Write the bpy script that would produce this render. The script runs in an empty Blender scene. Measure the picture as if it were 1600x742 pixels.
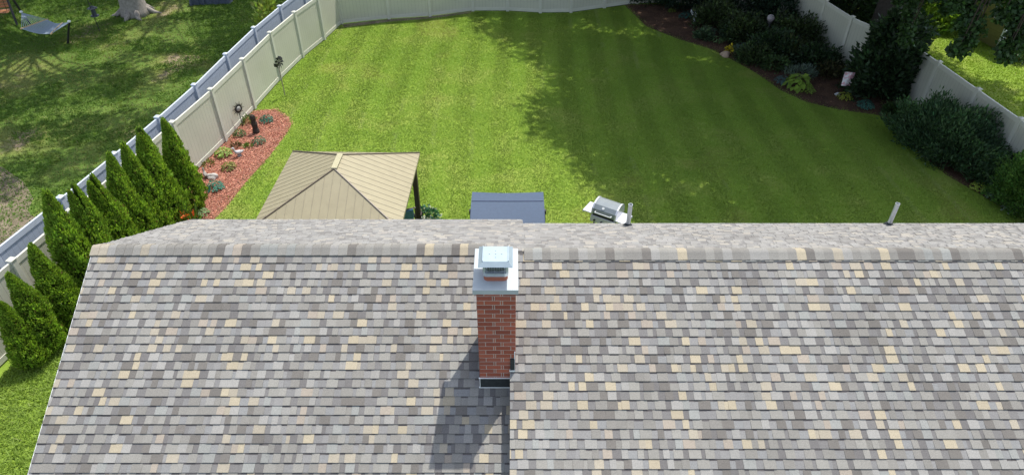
import bpy, bmesh, math, random
import numpy as np
from mathutils import Vector, Matrix
R = math.radians
random.seed(7); rng = np.random.default_rng(11)
C = bpy.context.scene.collection
SC = bpy.context.scene

# ------------------------------------------------------------------ camera, sky, sun, exposure
PITCH = 38.0; CAMH = 11.2; F = 1067.0
cam = bpy.data.cameras.new('camera'); camo = bpy.data.objects.new('camera', cam); C.objects.link(camo)
camo.location = (0, 0, CAMH); camo.rotation_euler = (R(90 - PITCH), 0, 0)
cam.sensor_width = 36; cam.lens = 36 * F / 1600; cam.clip_end = 500; cam.clip_start = 0.1
SC.camera = camo
SUN_AZ = R(33.0); SUN_EL = R(64.0)            # azimuth from +Y towards +X
w = bpy.data.worlds.new('World'); SC.world = w; w.use_nodes = True
nt = w.node_tree; bg = nt.nodes['Background']
sky = nt.nodes.new('ShaderNodeTexSky'); sky.sky_type = 'NISHITA'; sky.sun_disc = False
sky.sun_elevation = SUN_EL; sky.sun_rotation = SUN_AZ; sky.air_density = 1.0; sky.dust_density = 1.5
hsv = nt.nodes.new('ShaderNodeHueSaturation'); hsv.inputs['Saturation'].default_value = .68; hsv.inputs['Value'].default_value = 1.05
nt.links.new(sky.outputs[0], hsv.inputs['Color']); nt.links.new(hsv.outputs[0], bg.inputs[0]); bg.inputs[1].default_value = 0.15
sl = bpy.data.lights.new('sun', 'SUN'); sl.energy = 3.1; sl.angle = R(0.55); sl.color = (1, 0.955, 0.88)
so = bpy.data.objects.new('sun', sl); C.objects.link(so)
sd = Vector((math.sin(SUN_AZ) * math.cos(SUN_EL), math.cos(SUN_AZ) * math.cos(SUN_EL), math.sin(SUN_EL)))
so.rotation_euler = sd.to_track_quat('Z', 'Y').to_euler(); so.location = (10, 10, 40)
SC.view_settings.view_transform = 'Standard'; SC.view_settings.look = 'None'
SC.view_settings.exposure = 0.82; SC.view_settings.gamma = 1.0

# ------------------------------------------------------------------ helpers
TH = R(PITCH)
def ray(x, y):
    u = (x - 800) / F; v = (y - 371) / F
    return np.array([u, math.cos(TH) - v * math.sin(TH), -math.sin(TH) - v * math.cos(TH)])
def at(x, y, z=0.0):
    r = ray(x, y); t = (z - CAMH) / r[2]
    return (float(r[0] * t), float(r[1] * t), z)

def tag(o, label=None, cat=None, group=None, kind=None):
    if label: o['label'] = label
    if cat: o['category'] = cat
    if group: o['group'] = group
    if kind: o['kind'] = kind
    return o
def empty(name, loc=(0, 0, 0), rz=0, label=None, cat=None, group=None):
    o = bpy.data.objects.new(name, None); C.objects.link(o); o.location = loc; o.rotation_euler = (0, 0, rz)
    o.empty_display_size = 0.2
    return tag(o, label, cat, group)

def patch(P, s, seed):   # cheap smooth value noise
    r = np.random.default_rng(seed); g = r.random((64, 64)); q = P / s; i = np.floor(q).astype(int); f = q - i; f = f * f * (3 - 2 * f)
    i0 = i % 64; i1 = (i + 1) % 64
    return (g[i0[:, 0], i0[:, 1]] * (1 - f[:, 0]) + g[i1[:, 0], i0[:, 1]] * f[:, 0]) * (1 - f[:, 1]) + (g[i0[:, 0], i1[:, 1]] * (1 - f[:, 0]) + g[i1[:, 0], i1[:, 1]] * f[:, 0]) * f[:, 1]

class MB:
    """collects shapes, becomes one mesh"""
    def __init__(s): s.v = []; s.f = []; s.c = []; s.arr = []
    def face(s, pts, col=(.5, .5, .5)):
        n = len(s.v); s.v += [tuple(p) for p in pts]; s.f.append(tuple(range(n, n + len(pts)))); s.c.append(col)
    def poly(s, verts, faces, col=(.5, .5, .5)):
        n = len(s.v); s.v += [tuple(p) for p in verts]
        for f in faces: s.f.append(tuple(i + n for i in f)); s.c.append(col)
    def box(s, c, d, col=(.5, .5, .5), rz=0, M=None):
        x, y, z = d[0] / 2, d[1] / 2, d[2] / 2
        vs = [Vector((i * x, j * y, k * z)) for i in (-1, 1) for j in (-1, 1) for k in (-1, 1)]
        m = M if M is not None else Matrix.Rotation(rz, 3, 'Z')
        vs = [m @ v + Vector(c) for v in vs]
        s.poly(vs, [(0, 1, 3, 2), (4, 6, 7, 5), (0, 4, 5, 1), (2, 3, 7, 6), (0, 2, 6, 4), (1, 5, 7, 3)], col)
    def tube(s, pts, rad, n=8, col=(.5, .5, .5), cap=True):
        pts = [Vector(p) for p in pts]; rad = rad if isinstance(rad, (list, tuple)) else [rad] * len(pts)
        rings = []; ref = None
        for i, p in enumerate(pts):
            t = (pts[min(i + 1, len(pts) - 1)] - pts[max(i - 1, 0)]).normalized()
            if ref is None: ref = Vector((0, 0, 1)) if abs(t.z) < .9 else Vector((1, 0, 0))
            a = t.cross(ref).normalized(); b = t.cross(a).normalized(); ref = b.cross(t) * -1 if False else ref
            rings.append([p + (a * math.cos(2 * math.pi * k / n) + b * math.sin(2 * math.pi * k / n)) * rad[i] for k in range(n)])
        vs = [q for r_ in rings for q in r_]; fs = []
        for i in range(len(pts) - 1):
            for k in range(n): fs.append((i * n + k, i * n + (k + 1) % n, (i + 1) * n + (k + 1) % n, (i + 1) * n + k))
        if cap: fs.append(tuple(range(n - 1, -1, -1))); fs.append(tuple((len(pts) - 1) * n + k for k in range(n)))
        s.poly(vs, fs, col)
    def ell(s, c, r, col=(.5, .5, .5), n=10, m=7, M=None):
        vs = []; fs = []
        for i in range(m + 1):
            a = math.pi * i / m
            for k in range(n):
                b = 2 * math.pi * k / n
                q = Vector((r[0] * math.sin(a) * math.cos(b), r[1] * math.sin(a) * math.sin(b), r[2] * math.cos(a)))
                if M is not None: q = M @ q
                vs.append(q + Vector(c))
        for i in range(m):
            for k in range(n): fs.append((i * n + k, (i + 1) * n + k, (i + 1) * n + (k + 1) % n, i * n + (k + 1) % n))
        s.poly(vs, fs, col)
    def lathe(s, c, prof, n=14, col=(.5, .5, .5)):
        vs = []; fs = []
        for (r, z) in prof:
            for k in range(n):
                b = 2 * math.pi * k / n; vs.append((c[0] + r * math.cos(b), c[1] + r * math.sin(b), c[2] + z))
        for i in range(len(prof) - 1):
            for k in range(n): fs.append((i * n + k, i * n + (k + 1) % n, (i + 1) * n + (k + 1) % n, (i + 1) * n + k))
        fs.append(tuple(range(n - 1, -1, -1))); fs.append(tuple((len(prof) - 1) * n + k for k in range(n)))
        s.poly(vs, fs, col)
    def build(s, name, mat, parent=None, smooth=False, loc=None, rz=0, bevel=0):
        me = bpy.data.meshes.new(name); me.from_pydata(s.v, [], s.f)
        ca = me.color_attributes.new('Col', 'FLOAT_COLOR', 'CORNER')
        cols = np.ones((len(me.loops), 4), np.float32)
        tot = np.array([len(f) for f in s.f]); cols[:, :3] = np.repeat(np.array(s.c, np.float32), tot, axis=0)
        ca.data.foreach_set('color', cols.ravel())
        me.materials.append(mat); me.validate()
        if smooth: me.polygons.foreach_set('use_smooth', [True] * len(me.polygons))
        o = bpy.data.objects.new(name, me); C.objects.link(o)
        if parent is not None: o.parent = parent
        if loc is not None: o.location = loc
        o.rotation_euler = (0, 0, rz)
        if bevel:
            b = o.modifiers.new('bevel', 'BEVEL'); b.width = bevel; b.segments = 2; b.limit_method = 'ANGLE'
        return o

def quads_obj(name, Q, cols, mat, parent=None, loc=None, smooth=False):
    """Q (n,k,3) polygons of k corners, cols (n,3)"""
    n, k, _ = Q.shape
    me = bpy.data.meshes.new(name); me.vertices.add(n * k); me.vertices.foreach_set('co', Q.astype(np.float32).ravel())
    me.loops.add(n * k); me.loops.foreach_set('vertex_index', np.arange(n * k, dtype=np.int32))
    me.polygons.add(n); me.polygons.foreach_set('loop_start', np.arange(0, n * k, k, dtype=np.int32))
    me.polygons.foreach_set('loop_total', np.full(n, k, np.int32))
    ca = me.color_attributes.new('Col', 'FLOAT_COLOR', 'CORNER')
    cc = np.ones((n * k, 4), np.float32); cc[:, :3] = np.repeat(cols, k, axis=0); ca.data.foreach_set('color', cc.ravel())
    me.materials.append(mat); me.update(); me.validate()
    o = bpy.data.objects.new(name, me); C.objects.link(o)
    if parent is not None: o.parent = parent
    if loc is not None: o.location = loc
    return o
def unit(a): return a / (np.linalg.norm(a, axis=-1, keepdims=True) + 1e-9)
def leaf_quads(P, D, size, width=.5, droop=None):
    """diamond leaves at P growing along D"""
    n = len(P); D = unit(D); rnd = unit(rng.normal(size=(n, 3))); S = unit(np.cross(D, rnd)); sz = np.asarray(size).reshape(-1, 1) * np.ones((n, 1))
    mid = P + D * sz * .45
    return np.stack([P, mid + S * sz * width * .5, P + D * sz, mid - S * sz * width * .5], 1)
def var_cols(base, n, amt=.25, tint=None):
    b = np.array(base, float)[None] * np.exp(rng.normal(0, amt, (n, 1)))
    b = b * (1 + rng.normal(0, .06, (n, 3)))
    if tint is not None:
        m = rng.random((n, 1)) < tint[1]; b = np.where(m, np.array(tint[0])[None] * (1 + rng.normal(0, .1, (n, 1))), b)
    return np.clip(b, 0.002, 1)

# ------------------------------------------------------------------ materials
def newmat(name):
    m = bpy.data.materials.new(name); m.use_nodes = True; n = m.node_tree.nodes; l = m.node_tree.links
    return m, n, l, n['Principled BSDF']
def simple(name, col, rough=.6, metal=0, noise=.12, scale=30, bump=.0, spec=.5):
    m, n, l, p = newmat(name); p.inputs['Roughness'].default_value = rough; p.inputs['Metallic'].default_value = metal
    p.inputs['Specular IOR Level'].default_value = spec
    tc = n.new('ShaderNodeTexCoord'); nz = n.new('ShaderNodeTexNoise'); nz.inputs['Scale'].default_value = scale; nz.inputs['Detail'].default_value = 6
    l.new(tc.outputs['Object'], nz.inputs['Vector'])
    mr = n.new('ShaderNodeMapRange'); mr.inputs['From Min'].default_value = .3; mr.inputs['From Max'].default_value = .7
    mr.inputs['To Min'].default_value = 1 - noise; mr.inputs['To Max'].default_value = 1 + noise
    l.new(nz.outputs['Fac'], mr.inputs['Value'])
    vm = n.new('ShaderNodeVectorMath'); vm.operation = 'SCALE'; vm.inputs[0].default_value = col
    l.new(mr.outputs[0], vm.inputs['Scale']); l.new(vm.outputs[0], p.inputs['Base Color'])
    if bump:
        b = n.new('ShaderNodeBump'); b.inputs['Strength'].default_value = bump; b.inputs['Distance'].default_value = .01
        l.new(nz.outputs['Fac'], b.inputs['Height']); l.new(b.outputs[0], p.inputs['Normal'])
    return m
def attr_mat(name, rough=.8, noise=.15, scale=200, bump=.2, spec=.3, big=0, coord='Object'):
    m, n, l, p = newmat(name); p.inputs['Roughness'].default_value = rough; p.inputs['Specular IOR Level'].default_value = spec
    a = n.new('ShaderNodeVertexColor'); a.layer_name = 'Col'
    tc = n.new('ShaderNodeTexCoord'); nz = n.new('ShaderNodeTexNoise'); nz.inputs['Scale'].default_value = scale; nz.inputs['Detail'].default_value = 5; nz.inputs['Roughness'].default_value = .8
    l.new(tc.outputs[coord], nz.inputs['Vector'])
    mr = n.new('ShaderNodeMapRange'); mr.inputs['From Min'].default_value = .3; mr.inputs['From Max'].default_value = .7
    mr.inputs['To Min'].default_value = 1 - noise; mr.inputs['To Max'].default_value = 1 + noise
    l.new(nz.outputs['Fac'], mr.inputs['Value'])
    vm = n.new('ShaderNodeVectorMath'); vm.operation = 'SCALE'; l.new(a.outputs[0], vm.inputs[0]); l.new(mr.outputs[0], vm.inputs['Scale'])
    out = vm.outputs[0]
    if big:
        n2 = n.new('ShaderNodeTexNoise'); n2.inputs['Scale'].default_value = .8; n2.inputs['Detail'].default_value = 5; l.new(tc.outputs[coord], n2.inputs['Vector'])
        m2 = n.new('ShaderNodeMapRange'); m2.inputs['From Min'].default_value = .3; m2.inputs['From Max'].default_value = .7
        m2.inputs['To Min'].default_value = 1 - big; m2.inputs['To Max'].default_value = 1 + big; l.new(n2.outputs['Fac'], m2.inputs['Value'])
        v2 = n.new('ShaderNodeVectorMath'); v2.operation = 'SCALE'; l.new(out, v2.inputs[0]); l.new(m2.outputs[0], v2.inputs['Scale']); out = v2.outputs[0]
    l.new(out, p.inputs['Base Color'])
    if bump:
        b = n.new('ShaderNodeBump'); b.inputs['Strength'].default_value = bump; b.inputs['Distance'].default_value = .004
        l.new(nz.outputs['Fac'], b.inputs['Height']); l.new(b.outputs[0], p.inputs['Normal'])
    return m
def leaf_mat(name, trans=.35, rough=.55, spec=.35):
    m, n, l, p = newmat(name); p.inputs['Roughness'].default_value = rough; p.inputs['Specular IOR Level'].default_value = spec
    a = n.new('ShaderNodeVertexColor'); a.layer_name = 'Col'; l.new(a.outputs[0], p.inputs['Base Color'])
    t = n.new('ShaderNodeBsdfTranslucent'); hs = n.new('ShaderNodeVectorMath'); hs.operation = 'MULTIPLY'; hs.inputs[1].default_value = (1.1, 1.15, .5)
    l.new(a.outputs[0], hs.inputs[0]); l.new(hs.outputs[0], t.inputs[0])
    mx = n.new('ShaderNodeMixShader'); mx.inputs[0].default_value = trans
    l.new(p.outputs[0], mx.inputs[1]); l.new(t.outputs[0], mx.inputs[2]); l.new(mx.outputs[0], n['Material Output'].inputs[0])
    return m

M_leaf = leaf_mat('leaf'); M_grassblade = leaf_mat('grass blade', .3, .6, .25)
M_needle = leaf_mat('conifer spray', .38, .7, .2)
M_shingle = attr_mat('asphalt shingle', .92, .30, 85, .7, .2, .07)
M_brick = attr_mat('clay brick', .85, .09, 60, .4, .25)
M_attr = attr_mat('painted', .6, .04, 40, 0, .4)
M_stone = attr_mat('weathered stone', .85, .2, 25, .5, .3)
M_bark = attr_mat('bark', .95, .35, 9, 1.0, .1)
M_steel = simple('galvanised steel', (.62, .66, .7), .38, .75, .08, 14, .05)
M_darkmetal = simple('dark metal', (.03, .03, .032), .5, .3, .1)
M_black = simple('black flashing', (.022, .027, .03), .65, 0, .3, 20, .1)
M_white = simple('white trim', (.78, .79, .78), .5, 0, .04)
M_brown = simple('dark brown steel', (.05, .034, .03), .5, 0, .15)

def ground_mat(name, cols, scale1=.5, fine=22, stripes=0, dirt=None, speck=.25):
    """grass/soil sheet: large patches between three colours, fine clumps"""
    m, n, l, p = newmat(name); p.inputs['Roughness'].default_value = .95; p.inputs['Specular IOR Level'].default_value = .1
    tc = n.new('ShaderNodeTexCoord'); geo = tc.outputs['Object']
    def noise(s, d=6, r=.6, dist=0):
        z = n.new('ShaderNodeTexNoise'); z.inputs['Scale'].default_value = s; z.inputs['Detail'].default_value = d
        z.inputs['Roughness'].default_value = r; z.inputs['Distortion'].default_value = dist; l.new(geo, z.inputs['Vector']); return z.outputs['Fac']
    r1 = n.new('ShaderNodeValToRGB'); e = r1.color_ramp; e.elements[0].position = .32; e.elements[1].position = .68
    e.elements[0].color = (*cols[0], 1); e.elements[1].color = (*cols[2], 1); k = e.elements.new(.5); k.color = (*cols[1], 1)
    l.new(noise(scale1, 8, .62, .4), r1.inputs[0]); out = r1.outputs[0]
    f = n.new('ShaderNodeMapRange'); f.inputs['From Min'].default_value = .3; f.inputs['From Max'].default_value = .7
    f.inputs['To Min'].default_value = 1 - speck; f.inputs['To Max'].default_value = 1 + speck; fz = noise(fine, 4, .7); l.new(fz, f.inputs['Value'])
    sc = n.new('ShaderNodeVectorMath'); sc.operation = 'SCALE'; l.new(out, sc.inputs[0]); l.new(f.outputs[0], sc.inputs['Scale']); out = sc.outputs[0]
    if dirt:
        rr = n.new('ShaderNodeMapRange'); rr.inputs['From Min'].default_value = dirt[1]; rr.inputs['From Max'].default_value = dirt[1] + .07
        l.new(noise(dirt[2], 7, .6, .3), rr.inputs['Value'])
        mx = n.new('ShaderNodeMixRGB'); mx.inputs[2].default_value = (*dirt[0], 1); l.new(out, mx.inputs[1]); l.new(rr.outputs[0], mx.inputs[0]); out = mx.outputs[0]
    l.new(out, p.inputs['Base Color'])
    b = n.new('ShaderNodeBump'); b.inputs['Strength'].default_value = .6; b.inputs['Distance'].default_value = .04; l.new(fz, b.inputs['Height']); l.new(b.outputs[0], p.inputs['Normal'])
    return m
M_field = ground_mat('rough grass', [(.035, .07, .016), (.05, .09, .02), (.08, .11, .03)], .4, 18, dirt=((.20, .16, .11), .62, .35))
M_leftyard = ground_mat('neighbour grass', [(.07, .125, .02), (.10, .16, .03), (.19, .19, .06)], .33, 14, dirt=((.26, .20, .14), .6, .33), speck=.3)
M_lawn = ground_mat('mown lawn', [(.15, .24, .03), (.20, .29, .04), (.27, .32, .07)], .55, 20, dirt=((.24, .22, .08), .71, .9), speck=.15)
M_mulchred = ground_mat('red mulch', [(.24, .09, .06), (.34, .14, .10), (.44, .22, .16)], 3.0, 30, speck=.45)
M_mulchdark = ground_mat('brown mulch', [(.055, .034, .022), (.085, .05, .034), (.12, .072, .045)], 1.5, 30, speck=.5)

# ------------------------------------------------------------------ ground
def sheet(name, pts, z, mat, sub=0):
    mb = MB(); mb.face([(p[0], p[1], z) for p in pts]); o = mb.build(name, mat); tag(o, kind='structure'); return o
sheet('ground', [(-150, -60), (150, -60), (150, 200), (-150, 200)], -.008, M_field)

# fence lines (ground points)
LEFT = [(-7.56, 29.7), (-7.93, 27.88), (-8.40, 26.05), (-8.76, 24.0), (-9.03, 21.66), (-9.30, 19.40), (-9.66, 17.3), (-10.02, 15.1), (-10.38, 13.0), (-10.70, 11.2), (-11.12, 9.1), (-11.5, 6.9), (-11.9, 4.7), (-12.3, 2.5)]
OUTER = [(-8.35, 30.9), (-8.75, 28.9), (-9.14, 26.72), (-9.48, 24.47), (-9.72, 22.07), (-9.92, 19.71), (-10.2, 17.6), (-10.52, 15.58), (-10.88, 13.55), (-11.3, 11.5), (-11.7, 9.4), (-12.1, 7.2), (-12.5, 5.0), (-12.9, 2.8)]
BACK = [(-7.56, 29.7), (-5.54, 30.3), (-3.72, 30.62), (-1.81, 31.3), (-.2, 31.3), (1.3, 31.05), (2.7, 31.1), (4.3, 31.7), (5.9, 32.3), (7.6, 32.4), (9.4, 31.9), (11.0, 30.9)]
RIGHT = [(11.0, 30.9), (12.1, 29.2), (12.6, 27.4), (12.93, 25.56), (14.0, 23.15), (14.19, 21.44), (14.40, 19.41), (14.59, 17.5), (14.78, 15.4), (14.97, 13.3), (15.15, 11.2), (15.3, 9.0)]
lawn_poly = LEFT[::-1] + BACK[1:] + RIGHT[1:] + [(15.3, 2.5)]
sheet('lawn', lawn_poly, 0, M_lawn)
left_poly = OUTER[::-1] + [(-12, 60), (-60, 60), (-60, 2.5)]
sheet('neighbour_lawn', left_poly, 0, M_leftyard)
right_poly = [(15.4, 2.5), (15.2, 13.3), (14.7, 19.4), (14.2, 23.2), (13.2, 25.6), (12.8, 27.4), (12.3, 29.2), (14, 60), (60, 60), (60, 2.5)]
sheet('side_lawn', right_poly, 0, M_lawn)

LB_px = [(300, 344), (312, 264), (352.5, 223), (399, 173), (430, 171), (450, 183), (456, 194), (444, 214), (418, 248), (388, 280), (358, 318), (333, 345)]
LB = [at(*p)[:2] for p in LB_px]; LB = [(-9.7, 13.0)] + [LB[0]][:0] + [(-9.62, 17.5), (-9.28, 19.4), (-9.01, 21.5)] + LB[4:] + [(-8.2, 13.0)]
sheet('mulch_bed', LB, .006, M_mulchred)
RB_px = [(975, 8), (1010, 42), (1060, 62), (1110, 77), (1140, 92), (1180, 114), (1220, 142), (1260, 160), (1310, 172), (1370, 180), (1405, 192), (1436, 240), (1480, 275), (1530, 303), (1570, 328), (1610, 352), (1640, 380)]
RB = [at(*p)[:2] for p in RB_px] + [(15.0, 12.9), (14.75, 15.4), (14.56, 17.5), (14.37, 19.41), (14.15, 21.44), (13.96, 23.1), (12.9, 25.5), (12.55, 27.4), (12.05, 29.1), (10.9, 30.8), (9.4, 31.8), (7.6, 32.3), (5.9, 32.2)]
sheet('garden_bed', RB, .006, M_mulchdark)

SOIL = [(-7.35, 29.25), (-5.4, 29.95), (-3.7, 30.3), (-1.9, 31.0), (-1.85, 31.3), (-3.72, 30.62), (-5.54, 30.3), (-7.5, 29.65)]
M_soil = ground_mat('bare soil', [(.13, .11, .075), (.19, .155, .11), (.25, .21, .15)], 2.0, 22, speck=.35)
sheet('bare_soil', SOIL, .004, M_soil)
DIRT = [at(*p)[:2] for p in [(-30, 250), (5, 262), (38, 285), (52, 310), (44, 330), (62, 348), (50, 368), (20, 372), (-5, 395), (-60, 420), (-90, 330)]]
sheet('dirt_patch', DIRT, .003, M_soil)
def in_poly(P, poly):
    x, y = P[:, 0], P[:, 1]; ins = np.zeros(len(P), bool); n = len(poly)
    for i in range(n):
        x1, y1 = poly[i][:2]; x2, y2 = poly[(i + 1) % n][:2]
        c = ((y1 > y) != (y2 > y)) & (x < (x2 - x1) * (y - y1) / (y2 - y1 + 1e-12) + x1); ins ^= c
    return ins
def scatter(poly, n, avoid=()):
    a = np.array(poly); lo = a[:, :2].min(0); hi = a[:, :2].max(0); P = lo + rng.random((n, 2)) * (hi - lo)
    m = in_poly(P, poly)
    for q in avoid: m &= ~in_poly(P + rng.normal(0, .11, P.shape), q)
    return P[m]
# mulch chips
def chips(name, poly, n, base, amt, label):
    P = scatter(poly, n); P = P + rng.normal(0, .05, P.shape); k = len(P); P3 = np.c_[P, .012 + .02 * rng.random(k)]
    D = rng.normal(size=(k, 3)); D[:, 2] *= .25
    Q = leaf_quads(P3, D, .02 + .035 * rng.random(k), .45)
    o = quads_obj(name, Q, var_cols(base, k, amt), M_attr); tag(o, label, 'mulch', kind='stuff')
chips('wood_chips', LB, 52000, (.44, .205, .135), .42, 'reddish wood chips covering the sunny bed by the tan fence')
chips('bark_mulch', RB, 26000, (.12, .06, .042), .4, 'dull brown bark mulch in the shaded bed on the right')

# ------------------------------------------------------------------ grass blades
HOUSE_FOOT = [(-6.5, 2), (-6.5, 11), (12, 11), (12, 2)]
def grass(name, poly, n, avoid, h, wd, base, dry, label, stripe=0.0, dens=None, thr=.66, bare=None):
    P = scatter(poly, n, avoid)
    if bare is not None: P = P[~(in_poly(P + rng.normal(0, .25, P.shape), bare) & (rng.random(len(P)) < .45))]
    p1 = .6 * patch(P, 1.7, 3) + .4 * patch(P, .6, 4); p2 = .6 * patch(P, 3.1, 8) + .4 * patch(P, .9, 9)
    if dens: keep = rng.random(len(P)) < np.where(p2 > dens, .25, 1.0); P = P[keep]; p1 = p1[keep]; p2 = p2[keep]
    k = len(P); hh = h * (.5 + rng.random(k)) * (.75 + .5 * p1)
    a = rng.random(k) * 2 * math.pi; S = np.c_[np.cos(a), np.sin(a), np.zeros(k)]; lean = rng.normal(0, .8, (k, 2))
    T = np.c_[lean * hh[:, None], hh]; B = np.c_[P, np.zeros(k)]; W = (wd * (.6 + .8 * rng.random(k)))[:, None]
    Q = np.stack([B - S * W, B + S * W, B + T], 1)
    col = np.array(base)[None] * (.84 + .32 * p1[:, None]) * np.exp(rng.normal(0, .10, (k, 1)))
    dm = np.clip((p2 - thr) / .12, 0, 1)[:, None]; dm = np.maximum(dm * .7, (rng.random((k, 1)) < .03) * .6); col = col * (1 - dm) + np.array(dry)[None] * dm
    if stripe:
        u = P[:, 0] + .12 * np.sin(P[:, 1] * .35)
        st = np.sin(u * 2 * math.pi / 1.25); st = np.tanh(st * 2.5) * (.5 + patch(P, 2.2, 21)); col *= (1 + stripe * st)[:, None]
        wl = np.clip(np.cos(u * 2 * math.pi / 1.25) - .86, 0, 1) * 7 * (patch(P, 1.3, 33) > .5); wl *= (patch(P, 4, 5) > .4)
        wl = (wl * .42)[:, None]; col = col * (1 - wl) + np.array((.34, .38, .17))[None] * wl
    o = quads_obj(name, Q, np.clip(col, .003, 1), M_grassblade); tag(o, label, 'grass', kind='stuff')
yard_vis = [(-9.6, 14.2)] + [(-9.5, 17.3), (-9.25, 19.4), (-9.0, 21.6), (-8.73, 24), (-8.35, 26), (-7.9, 27.9), (-7.5, 29.6)] + [(b[0], b[1] - .06) for b in BACK[1:]] + [(12.5, 27.4), (12.9, 25.5), (13.95, 23.1), (14.9, 13)] + [(14.9, 12.4), (-9.6, 12.4)]
grass('grass_blades', yard_vis, 1000000, [LB, RB, HOUSE_FOOT, SOIL], .032, .0085, (.21, .315, .05), (.35, .34, .11), 'mown grass of the fenced back yard', stripe=.15, thr=.68)
near_vis = [(-11.3, 2.5), (-6.5, 2.5), (-6.5, 13), (-9.9, 13), (-10.6, 11.2)]
grass('long_grass', near_vis, 90000, [], .07, .012, (.24, .35, .06), (.36, .36, .15), 'bright grass in the strip between roof edge and hedge', thr=.75)
lv = [(-30, 12), (-11.3, 12), (-10.3, 17.6), (-9.95, 21), (-9.5, 24.5), (-8.8, 29), (-8.5, 36), (-30, 36)]
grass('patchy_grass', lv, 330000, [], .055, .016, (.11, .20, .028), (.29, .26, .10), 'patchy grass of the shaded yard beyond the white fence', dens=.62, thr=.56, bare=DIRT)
rv = [(15.1, 14), (14.7, 19.4), (14.3, 23.2), (13.3, 25.6), (12.9, 27.4), (13.5, 36), (30, 36), (30, 14)]
grass('sunny_grass', rv, 150000, [], .05, .016, (.25, .36, .03), (.42, .40, .14), 'sunny grass beyond the fence on the right', stripe=.05, thr=.7)

# ------------------------------------------------------------------ house
XL = -6.80; XS = -0.03; XR = 13.0
RYL, RZL = 8.66, 4.24; RYR, RZR = 8.31, 4.434
FS, BS = .5, .555
EYL, EYR = 11.55, 11.02; FRONT_Y = 3.6
house = empty('house', (0, 0, 0), 0, 'single storey house under a grey and tan asphalt shingle roof', 'house')
GREY = [((.248, .245, .236), 32), ((.212, .208, .201), 26), ((.150, .143, .138), 15), ((.278, .277, .275), 18), ((.252, .262, .262), 6)]
TAN = [((.36, .322, .250), 10), ((.325, .298, .25), 8), ((.30, .268, .235), 5)]
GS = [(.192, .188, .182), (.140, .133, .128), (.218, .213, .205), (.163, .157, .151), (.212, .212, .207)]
def pick(x=0.0, s=0.0):
    p = patch(np.array([[x * 1.0 + 40, s * 2.2 + 31]]), .55, 61)[0]; pt = .13 + .50 * max(0, p - .42)
    pal = TAN if random.random() < pt else GREY
    c = random.choices([c for c, w_ in pal], [w_ for c, w_ in pal])[0]; k = random.uniform(.94, 1.06) * .93; return (c[0] * k * 1.015, c[1] * k * .99, c[2] * k * .925)
def shingle_plane(mb, x0, x1, ry, rz, slope, direc, length, expo=.1335, start=0.0, step_x=None):
    """courses run along x. direc -1 = falls towards the camera, +1 = away"""
    cs = 1 / math.sqrt(1 + slope * slope); sn = slope * cs
    dn = Vector((0, direc * cs, -sn)); nm = Vector((0, direc * sn, cs)); org = Vector((0, ry, rz))
    def P(x, s, h): return org + Vector((x, 0, 0)) + dn * s + nm * h
    n = int(length / expo) + 1; s = start
    for i in range(n):
        s0 = s; s1 = min(s + expo, length)
        if s1 - s0 < .02: break
        muted = direc > 0
        hb = random.uniform(-.0007, .0007)
        # under layer: alternating slots, darker with shadow band, tabs stand proud
        x = x0 - random.uniform(0, .3)
        prev = None; raised = random.random() < .5
        while x < x1:
            wd = random.choice([.09, .11, .13, .15, .17]) if raised else random.choice([.055, .08, .105, .13])
            a = max(x, x0); b = min(x + wd, x1)
            if b - a > .004:
                c = pick(x, i * .1335 + ry * 7)
                if not raised:
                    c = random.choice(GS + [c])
                if muted: m_ = (c[0] + c[1] + c[2]) / 3; q_ = .35; c = tuple((v_ * q_ + (1 - q_) * (m_ * .55 + .115) * t_) for v_, t_ in zip(c, (1.02, 1.0, .965)))
                g = .0012 if random.random() < .3 else 0
                hl = .019 if raised else .012
                hl += hb; ht = .0015
                wob = random.uniform(-.0015, .0015)
                p0, p1, p2, p3 = P(a + g, s0, ht), P(b - g, s0, ht), P(b - g, s1 + wob, hl), P(a + g, s1 + wob, hl)
                q2, q3 = P(b - g, s1 + wob, -.002), P(a + g, s1 + wob, -.002)
                order = [(0, 1, 2, 3), (3, 2, 4, 5)]
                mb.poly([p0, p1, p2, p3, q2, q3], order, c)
                if raised:   # sides of the tab and the shadow printed band above the next slot
                    mb.poly([p0, p3, q3], [(0, 1, 2)], c); mb.poly([p1, p2, q2], [(0, 2, 1)], c)
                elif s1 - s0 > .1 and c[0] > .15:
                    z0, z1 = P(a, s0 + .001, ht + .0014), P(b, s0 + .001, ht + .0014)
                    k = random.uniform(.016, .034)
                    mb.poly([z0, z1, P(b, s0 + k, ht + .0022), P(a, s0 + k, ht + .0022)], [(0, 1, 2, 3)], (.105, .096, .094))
            x += wd; raised = not raised if random.random() < .82 else raised
        s += expo
    # continuous deck under the courses
    mb.poly([P(x0, 0, -.004), P(x1, 0, -.004), P(x1, length, -.004), P(x0, length, -.004)], [(0, 1, 2, 3)], (.1, .095, .09))
def flen(y0, y1, s): return abs(y1 - y0) * math.sqrt(1 + s * s)
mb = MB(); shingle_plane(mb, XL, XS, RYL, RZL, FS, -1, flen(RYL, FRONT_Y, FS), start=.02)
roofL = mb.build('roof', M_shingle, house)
mb = MB(); shingle_plane(mb, XS, XR, RYR, RZR, FS, -1, flen(RYR, FRONT_Y, FS), start=.05)
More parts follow.
